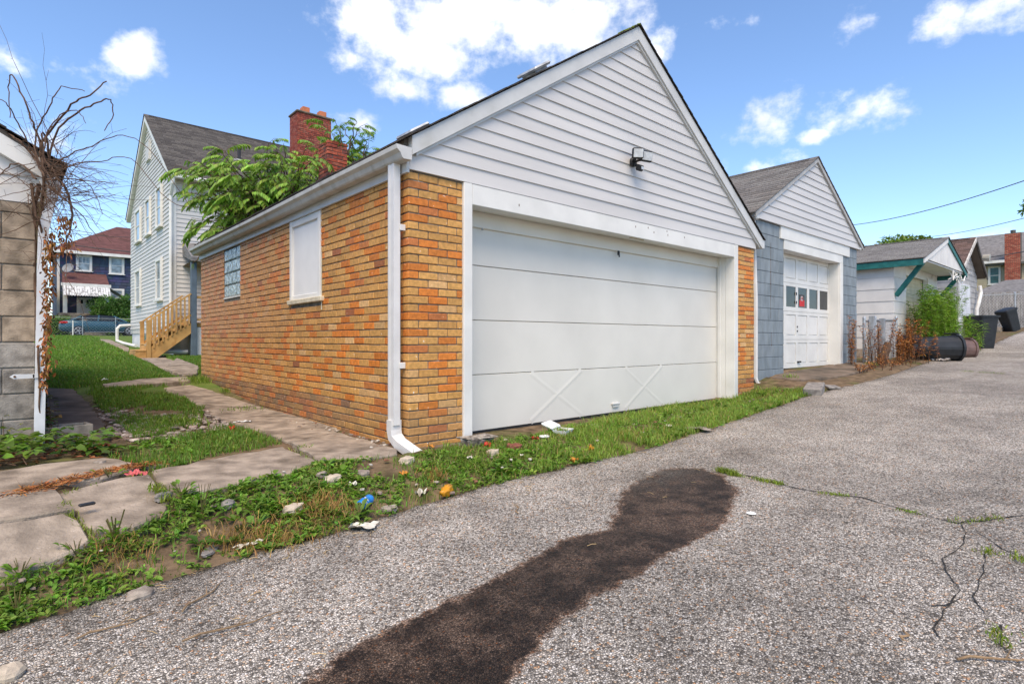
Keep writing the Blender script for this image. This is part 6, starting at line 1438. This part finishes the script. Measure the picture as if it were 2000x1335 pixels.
# ---------------------------------------------------------------- tall green weeds and dry brown weeds by the fence
def weed_clump(name, label, pts, hs_, ln, wr, col, mat, dens, lean=.12, group=None, flower=None):
    c0 = Vector(pts[0]); t = thing(name, label, 'weeds', (c0.x, c0.y, float(G(c0.x, c0.y))), 0, group); m = MB(); LPs, LDs = [], []
    for x, y in pts:
        z = float(G(x, y)); h = R.uniform(*hs_); lx, ly = R.gauss(0, lean)*h, R.gauss(0, lean)*h; st = [Vector((x+lx*t_*t_, y+ly*t_*t_, z+h*t_)) for t_ in (0, .35, .7, 1)]; m.tube(st, [.007, .006, .004, .002], 4)
        for k in range(int(h*dens)):
            t_ = R.uniform(.08, 1)**.8; f = t_*3; i = min(int(f), 2); t2 = t_
            p = Vector((x+lx*t2*t2, y+ly*t2*t2, z+h*t2)); a = R.uniform(0, 6.28); LPs.append(tuple(p)); LDs.append((math.cos(a), math.sin(a), R.uniform(-.1, .9)))
    m.build('stem', M('weed_stem', (.12, .14, .03), .9) if 'weed_stem' not in MATS else (MATS['weed_stem'] if mat is leaf else bark), t)['kind'] = 'stuff'
    n = len(LPs); D = np.array(LDs); tris('leaf', *leafset(np.array(LPs), D, np.c_[-D[:, 0]*.5, -D[:, 1]*.5, np.ones(n)]+NR.normal(0, .3, (n, 3)), NR.uniform(.6, 1.2, n)*ln, NR.uniform(.7, 1.2, n)*ln*wr, cols(col, n, .25, .1), .1, .3), mat, t)['kind'] = 'stuff'
    return t
G1 = np.array((.20, .33, .045))
weed_clump('tall_weeds', 'tall bright green weeds in front of the white canopy garage', [(R.gauss(16.6, .75), R.gauss(-.28, .16)) for _ in range(125)], (.8, 1.85), .13, .2, G1, leaf, 62, .09, 'tall weeds along the alley')
weed_clump('tall_weeds', 'left part of the green weeds beside the board panel', [(R.gauss(14.9, .35), R.gauss(-.35, .1)) for _ in range(42)], (.9, 1.8), .13, .2, G1*.85, leaf, 60, .1, 'tall weeds along the alley')
weed_clump('tall_weeds', 'drooping green weeds hanging over the standing black bin', [(R.gauss(18.9, .3), R.gauss(-.5, .12)) for _ in range(18)], (.6, 1.2), .15, .16, G1*.9, leaf, 50, .2, 'tall weeds along the alley')
p = gp(1855, 703); weed_clump('tall_weeds', 'short green weed before the mouth of the fallen bin', [(p.x+R.gauss(0, .12), p.y+R.gauss(0, .06)) for _ in range(9)], (.2, .42), .12, .2, G1*.8, leaf, 60, .3, 'tall weeds along the alley')
BRN = np.array((.38, .16, .05))
weed_clump('dry_weeds', 'tall rusty brown dead weeds before the chain link fence', [(R.gauss(12.3, .42), R.gauss(-.5, .18)) for _ in range(48)], (.35, .95), .075, .28, BRN, dry, 95, .12, 'dead brown weeds')
weed_clump('dry_weeds', 'single dead weed stalk against the right door casing of the block garage', [(10.05+R.gauss(0, .05), -.12+R.gauss(0, .04)) for _ in range(7)], (.4, 1.0), .065, .25, BRN, dry, 110, .05, 'dead brown weeds')
weed_clump('dry_weeds', 'dead weeds leaning at the right corner of the block garage', [(R.gauss(10.75, .22), R.gauss(-.28, .08)) for _ in range(18)], (.3, .95), .065, .25, BRN*.9, dry, 60, .16, 'dead brown weeds')
weed_clump('dry_weeds', 'low dead weeds along the edge of the dirty apron', [(R.uniform(8.6, 11.6), R.gauss(-.62, .1)) for _ in range(60)], (.06, .2), .05, .3, BRN, dry, 120, .4, 'dead brown weeds')
m = MB(); m.tube([(11.2, -.3, .38), (11.33, -.36, .62), (11.42, -.38, .78)], [.085, .08, .07], 10); tag(m.build('tree_stump', bark), 'leaning cut stump among the dead weeds', 'stump')
# brown needles and dead leaves lying along the slab joint
n = 1500; line = [gp(*q) for q in ((20, 975), (90, 958), (180, 935), (260, 918), (300, 912))]; Q = []
for _ in range(n):
    i = R.randrange(4); p = line[i].lerp(line[i+1], R.random()); Q.append((p.x+R.gauss(0, .05), p.y+R.gauss(0, .035)))
Q = np.array(Q); Pq = put(Q, .03); D = NR.normal(0, 1, (n, 3)); D[:, 2] *= .15
o = tris('leaf_litter', *leafset(Pq, D, np.c_[NR.normal(0, .3, (n, 2)), np.ones(n)], NR.uniform(.02, .06, n), .006, cols((.30, .12, .04), n, .35, .1), .1, 0), dry); tag(o, 'rusty dead needles swept along the joint of the slabs', 'litter', kind='stuff')
n = 500; Q = sample(IV, n); Pq = put(Q, .02); D = NR.normal(0, 1, (n, 3)); D[:, 2] *= .2
o = tris('leaf_litter', *leafset(Pq, D, np.c_[NR.normal(0, .3, (n, 2)), np.ones(n)], NR.uniform(.03, .06, n), .025, cols((.20, .08, .035), n, .35, .1), .3, 0), dry); tag(o, 'fallen brown leaves under the creeper', 'litter', kind='stuff')
# ---------------------------------------------------------------- loose stones, bricks and rubbish
def lump(p, sx, sy, sz, rz=0, rough=.25, seed=0, n=10, boxy=0.0, sink=.25):
    """an irregular lump sitting on the ground at p"""
    m = MB(); rows = 7
    for i in range(rows+1):
        ph = math.pi*i/rows
        for k in range(n):
            th_ = 2*math.pi*k/n; d = Vector((math.sin(ph)*math.cos(th_), math.sin(ph)*math.sin(th_), -math.cos(ph)))
            if boxy:
                q = max(abs(d.x), abs(d.y), abs(d.z)); d = d.lerp(d/q, boxy)
            f = 1+rough*mnoise.fractal(d*1.6+Vector((seed*3.1, seed*1.7, 0)), 1, 2, 3)
            m.v.append((d.x*f*sx/2, d.y*f*sy/2, d.z*f*sz/2))
    for i in range(rows):
        for k in range(n): j = (k+1) % n; m.face((i*n+k, i*n+j, (i+1)*n+j, (i+1)*n+k))
    m.xf(Matrix.Translation((p.x, p.y, p.z+sz*(.5-sink))) @ Matrix.Rotation(rz, 4, 'Z') @ Matrix.Rotation(R.uniform(-.15, .15), 4, 'X')); return m
stone_m = M('loose_stone', (.34, .29, .235), .95, .2, 25, bump=.003, bs=70, col2=(.22, .18, .15), s2=9)
pale_stone = M('pale_stone', (.50, .42, .32), .95, .15, 25, bump=.003, bs=70)
red_brick = M('loose_red_brick', (.21, .075, .05), .9, .2, 25, bump=.003, bs=70)
grey_stone = M('grey_stone', (.23, .21, .19), .9, .2, 18, bump=.002, bs=60)
for i, (px, py, sx, sy, sz, rz, mt, bx, nm, lab) in enumerate((
        (573, 998, .12, .08, .055, .4, pale_stone, .75, 'broken_brick', 'pale broken brick between the straw tufts and the blue can'),
        (650, 938, .11, .075, .05, .2, pale_stone, .7, 'broken_brick', 'pale brick fragment in the weeds left of the downspout'),
        (628, 930, .09, .06, .04, .8, stone_m, .6, 'rubble_stone', 'brown stone touching the pale brick fragment'),
        (710, 928, .10, .08, .05, 1.2, stone_m, .5, 'rubble_stone', 'rough brown stone below the foot of the wall slab'),
        (795, 903, .12, .075, .055, .3, pale_stone, .8, 'broken_brick', 'beige brick end lying by the downspout elbow'),
        (962, 888, .11, .075, .06, .2, pale_stone, .85, 'broken_brick', 'beige brick lying left of the red half brick'),
        (1004, 878, .12, .09, .065, -.3, red_brick, .9, 'broken_brick', 'dark red half brick in the grass before the door'),
        (445, 990, .08, .07, .06, .5, grey_stone, .2, 'rubble_stone', 'rounded grey stone among the leafy weeds'),
        (275, 1165, .10, .07, .045, .2, stone_m, .4, 'rubble_stone', 'brown stone at the asphalt edge low in the picture'),
        (195, 910, .08, .07, .055, .9, stone_m, .5, 'rubble_stone', 'pointed stone on the slab below the creeper'),
        (112, 946, .08, .06, .03, .2, pale_stone, .4, 'rubble_stone', 'flat pale stone by the bright seedling'),
        (235, 916, .13, .05, .03, .1, stone_m, .5, 'rubble_stone', 'flat brown stone at the head of the needle trail'),
        (300, 913, .12, .06, .03, .3, stone_m, .5, 'rubble_stone', 'flat brown stone at the slab corner'),
        (760, 995, .10, .06, .03, -.2, stone_m, .7, 'rubble_stone', 'flat brown stone right of the blue can'),
        (410, 1078, .13, .05, .02, .9, grey_stone, .7, 'rubble_stone', 'grey slate piece beside the straw tufts'),
        (320, 972, .10, .05, .045, .6, grey_stone, .7, 'rubble_stone', 'grey chip standing at the slab corner'),
        (15, 1322, .09, .08, .05, .4, pale_stone, .2, 'pebble', 'pale pebble on the asphalt at the bottom left corner'))):
    p = gp(px, py); o = lump(p, sx, sy, sz, rz, .22, i+1, 12, bx).build(nm, mt); tag(o, lab, 'brick' if 'brick' in nm else 'stone', 'loose bricks' if 'brick' in nm else 'loose stones')
lumpm = M('broken_concrete', (.33, .295, .25), .95, .3, 20, bump=.01, bs=45, col2=(.14, .12, .10), s2=12, lo=.5, hi=.62)
cl_ = thing('concrete_lump', 'crumbling lump of concrete at the foot of the left door casing', 'concrete', (.55, -.22, -.08))
m = lump(Vector((.56, -.20, -.10)), .30, .20, .14, .1, .5, 3, 16, .5, .1); m.build('lump', lumpm, cl_)
m = MB(); m.cbox(.40, .72, -.29, -.10, .015, .035, b=.008, jit=.012); m.build('crust', lumpm, cl_)
lump(Vector((.46, -.32, -.12)), .10, .09, .07, 0, .4, 8, 10, .2).build('fragment', lumpm, cl_)
gb_p = gp(1598, 768); gbk = MB(); gbk.cbox(-.26, .26, -.11, .11, 0, .13, b=.012, jit=.006); gbk.xf(Matrix.Translation((gb_p.x, gb_p.y+.05, gb_p.z-.02)) @ Matrix.Rotation(.25, 4, 'Z') @ Matrix.Rotation(-.12, 4, 'Y')); tag(gbk.build('kerb_block', grey_stone), 'grey concrete block at the alley edge before the block garage', 'block')
p = gp(1632, 760); wb = MB(); wb.cbox(-.22, .22, -.08, .08, 0, .035, b=.006, jit=.006); wb.xf(Matrix.Translation((p.x+.2, p.y+.12, p.z)) @ Matrix.Rotation(.5, 4, 'Z')); tag(wb.build('wood_scrap', wood_grey), 'flat scrap of wood beside the grey kerb block', 'wood')
# river stones washed out between the slabs
RUB = gpoly([(185, 800), (215, 795), (290, 815), (400, 800), (440, 825), (450, 842), (390, 850), (330, 862), (270, 868), (215, 850)])
m = MB(); P = sample(RUB, 520)
for x, y in P:
    s = R.uniform(.018, .055); k = R.uniform(.6, 1.3); base = R.choice([(.30, .235, .19), (.36, .30, .25), (.20, .155, .13), (.42, .36, .31), (.27, .19, .15)]); q = lump(Vector((x, y, float(G(x, y))+.008)), s*1.4, s, s*.6, R.uniform(0, 3), .3, R.random()*50, 6, .2)
    n0 = len(m.v); m.col = tuple(c*k for c in base); m.v += q.v
    for f in q.f: m.face([i+n0 for i in f])
tag(m.build('washed_stones', M('river_stone', attr=True, rough=.9, var=.15, vs=40)), 'bed of small loose stones between the slabs', 'stones', kind='stuff')
m = MB()
for i in range(150):                       # grit and mortar crumbs along the wall and in the verge
    if i < 60: t = R.random()**2; x, y = -.05-abs(R.gauss(0, .09)), .15+t*2.2
    else: q = sample(VERGE, 1)[0]; x, y = q
    s = R.uniform(.008, .028); q = lump(Vector((x, y, float(G(x, y))+.02)), s*1.6, s, s*.6, R.uniform(0, 3), .35, R.random()*60, 6, .4); n0 = len(m.v); m.col = R.choice([(.40, .34, .27), (.26, .20, .16), (.5, .46, .4), (.22, .10, .06)]); m.v += q.v
    for f in q.f: m.face([j+n0 for j in f])
tag(m.build('grit', MATS['river_stone']), 'mortar crumbs and grit along the wall foot and verge', 'grit', kind='stuff')
# rubbish
def sheet(p, w, d, crumple, seed, rz, n=14, lift=.02):
    m = MB()
    for j in range(n+1):
        for i in range(n+1):
            u, v = i/n-.5, j/n-.5; e = 1+.5*mnoise.noise(Vector((u*3, v*3, seed))); x, y = u*w*e, v*d*e
            m.v.append((x, y, lift+crumple*(mnoise.noise(Vector((u*3+seed, v*3, 2.)))+.5*mnoise.noise(Vector((u*7, v*7+seed, 5.))))))
    for j in range(n):
        for i in range(n): a = j*(n+1)+i; m.face((a, a+1, a+n+2, a+n+1))
    return m.xf(Matrix.Translation(p) @ Matrix.Rotation(rz, 4, 'Z'))
yel = M('yellow_plastic', (.62, .27, .012), .35, .1, 30, spec=.5); wpap = M('white_paper', (.60, .57, .48), .8, .15, 20, col2=(.38, .34, .26), s2=14); foam = M('white_foam', (.78, .78, .76), .7, .04); redp = M('red_plastic', (.50, .03, .02), .4, .1)
p = gp(872, 968); o = lump(p+Vector((0, 0, .01)), .155, .07, .065, .55, .75, 4, 16, 0, .1).build('snack_wrapper', yel, smooth=True); tag(o, 'crumpled bright yellow wrapper at the edge of the asphalt', 'wrapper')
p = gp(712, 992); can = thing('drink_can', 'blue and white crushed drink can in the verge', 'can', tuple(p), .6)
T_ = Matrix.Translation(p+Vector((0, 0, .035))) @ Matrix.Rotation(.5, 4, 'Z') @ Matrix.Rotation(rad(82), 4, 'Y')
m = MB(); m.lathe((0, 0, -.05), [(.024, 0), (.030, .008), (.032, .05), (.027, .07), (.031, .10), (.026, .112)], 14).xf(T_); m.build('can_body', M('can_blue', (.02, .20, .55), .3, .2, 40, col2=(.7, .7, .72), s2=30, lo=.55, hi=.58), can, smooth=True)
m = MB(); m.lathe((0, 0, .0625), [(.001, -.004), (.022, -.004), (.026, 0)], 14).xf(T_); m.build('can_end', metal_galv, can)
for px, py, w_, d_, cr_k, nm, mt, lab, ct in ((708, 1032, .15, .10, .018, 'torn_paper', wpap, 'torn cream paper sheet at the asphalt edge below the can', 'paper'), (822, 966, .06, .05, .03, 'paper_scrap', wpap, 'small white paper scrap left of the yellow wrapper', 'paper'), (485, 1070, .14, .04, .012, 'paper_scrap', wpap, 'thin white strip beside the straw tufts', 'paper'), (690, 950, .05, .05, .02, 'paper_scrap', wpap, 'white scrap in the middle of the leafy verge', 'paper'),
                                     (1307, 836, .11, .06, .02, 'paper_scrap', wpap, 'white scrap in the grass before the door', 'paper'), (1367, 842, .26, .14, .02, 'dirty_rag', M('rag', (.27, .23, .19), .95, .2), 'dirty grey rag on the asphalt by the grass edge', 'rag'), (918, 898, .06, .05, .03, 'paper_scrap', wpap, 'white scrap under the concrete lump', 'paper'), (1020, 893, .05, .03, .01, 'paper_scrap', wpap, 'tiny white scrap below the red half brick', 'paper'),
                                     (952, 873, .09, .05, .05, 'plastic_scrap', redp, 'red plastic scrap beside the concrete lump', 'plastic'), (1045, 860, .06, .04, .03, 'plastic_scrap', redp, 'red plastic scrap beside the white lid', 'plastic'), (266, 930, .09, .06, .03, 'plastic_scrap', M('pink_plastic', (.55, .12, .12), .5), 'pink plastic scrap at the slab corner', 'plastic'), (453, 842, .05, .05, .04, 'plastic_scrap', redp, 'red scrap on the stone bed by the wall slab', 'plastic'),
                                     (1155, 880, .07, .05, .04, 'wilted_leaf', yel, 'orange scrap in the right grass verge', 'scrap'), (1122, 902, .06, .05, .04, 'wilted_leaf', M('dull_orange', (.48, .20, .03), .7), 'dull orange scrap near the asphalt', 'scrap'), (842, 876, .06, .04, .02, 'wilted_leaf', MATS['dull_orange'], 'orange scrap behind the downspout elbow', 'scrap'), (790, 930, .05, .04, .03, 'wilted_leaf', MATS['dull_orange'], 'orange scrap among the leaves below the downspout', 'scrap'), (530, 797, .06, .04, .04, 'wilted_leaf', yel, 'yellow scrap at the wall foot', 'scrap'), (475, 828, .14, .06, .012, 'plastic_bag', foam, 'flat white plastic on the slab by the wall', 'plastic'),
                                     (205, 744, .07, .06, .03, 'paper_scrap', foam, 'white scrap lying on the lawn', 'paper'), (1835, 704, .35, .25, .09, 'plastic_bag', M('grey_bag', (.40, .36, .33), .7), 'crumpled pale bag in front of the fallen grey bin', 'bag')):
    p = gp(px, py); o = sheet(p, w_, d_, cr_k, px*.13, px*.7, lift=.022 if py > 850 else .03).build(nm, mt, smooth=True); tag(o, lab, ct)
p = gp(1100, 848); fb_ = thing('foam_box', 'open white foam takeout box in the grass before the door', 'foam box', tuple(p), .35)
m = MB(); m.v += [(-.10, -.07, .05), (.10, -.07, .05), (.10, .07, .05), (-.10, .07, .05), (-.085, -.055, .0), (.085, -.055, .0), (.085, .055, .0), (-.085, .055, .0)]
for f in ((0, 1, 5, 4), (1, 2, 6, 5), (2, 3, 7, 6), (3, 0, 4, 7), (4, 5, 6, 7)): m.face(f)
m.build('tray', foam, fb_, local=True)
m = MB(); m.cbox(-.10, .10, .07, .20, .045, .075, b=.012); m.xf(Matrix.Translation((0, .07, .05)) @ Matrix.Rotation(.35, 4, 'X') @ Matrix.Translation((0, -.07, -.05))); m.build('lid', foam, fb_, local=True)
p = gp(1063, 860); m = MB(); m.lathe((p.x, p.y, p.z+.04), [(.001, .008), (.035, .008), (.045, .004), (.046, -.004)], 16); tag(m.build('cup_lid', foam), 'round white cup lid near the foam box', 'lid')
p = gp(170, 998); m = MB(); m.cbox(-.035, .035, -.014, .014, .0, .014, b=.005); m.xf(Matrix.Translation(p+Vector((0, 0, .03))) @ Matrix.Rotation(.2, 4, 'Z')); tag(m.build('plastic_clip', black_plastic), 'small black plastic clip on the middle left slab', 'clip')
p = gp(1467, 1003); m = MB(); m.lathe((p.x, p.y, p.z+.004), [(.001, .006), (.02, .005), (.028, .001)], 10); tag(m.build('bottle_cap', foam), 'small white disc on the asphalt right of the stain', 'disc')
# twigs on the asphalt
twm = M('dead_twig', (.24, .16, .09), .9, .2, 30)
for px, py, L_, a, lab in ((1010, 995, .20, .9, 'forked twig on the asphalt right of the yellow wrapper'), (400, 1165, .28, .75, 'straight pale twig on the asphalt in the lower left'), (1768, 1245, .07, .1, 'short stubby twig in the lower right asphalt'), (460, 1225, .35, -.05, 'long curved twig near the bottom left'), (230, 1225, .25, .1, 'thin twig lying beside the bottom left verge'), (1960, 1290, .3, -.7, 'straw coloured stalk at the bottom right')):
    p = gp(px, py); d = Vector((math.cos(a), math.sin(a), 0)); m = MB(); pts = [p+d*L_*(k/6-.5)+Vector((-d.y, d.x, 0))*.012*math.sin(k*1.3)+Vector((0, 0, .008+.003*(k % 2))) for k in range(7)]; m.tube(pts, [.004, .0045, .004, .0035, .003, .0025, .0015], 6); m.tube([pts[3], pts[3]+d*.05+Vector((-d.y, d.x, 0))*.035+Vector((0, 0, .012))], [.003, .001], 5)
    tag(m.build('fallen_twig', twm), lab, 'twig', 'twigs on the asphalt')
m = MB()
for i in range(170):
    x = R.uniform(-2.2, 5); y = ye(x)-abs(R.gauss(0, .8 if i > 90 else .12))-.02; a = R.uniform(0, 3.14); L_ = R.uniform(.015, .06); z = alley_z(x, y)+.004; d = Vector((math.cos(a), math.sin(a), 0))*L_/2; m.tube([Vector((x, y, z))-d, Vector((x, y, z+.004)), Vector((x, y, z))+d], .0016, 3, cap=False)
tag(m.build('straw_litter', M('straw', (.42, .30, .15), .9)), 'bits of straw and twig scattered on the asphalt', 'litter', kind='stuff')
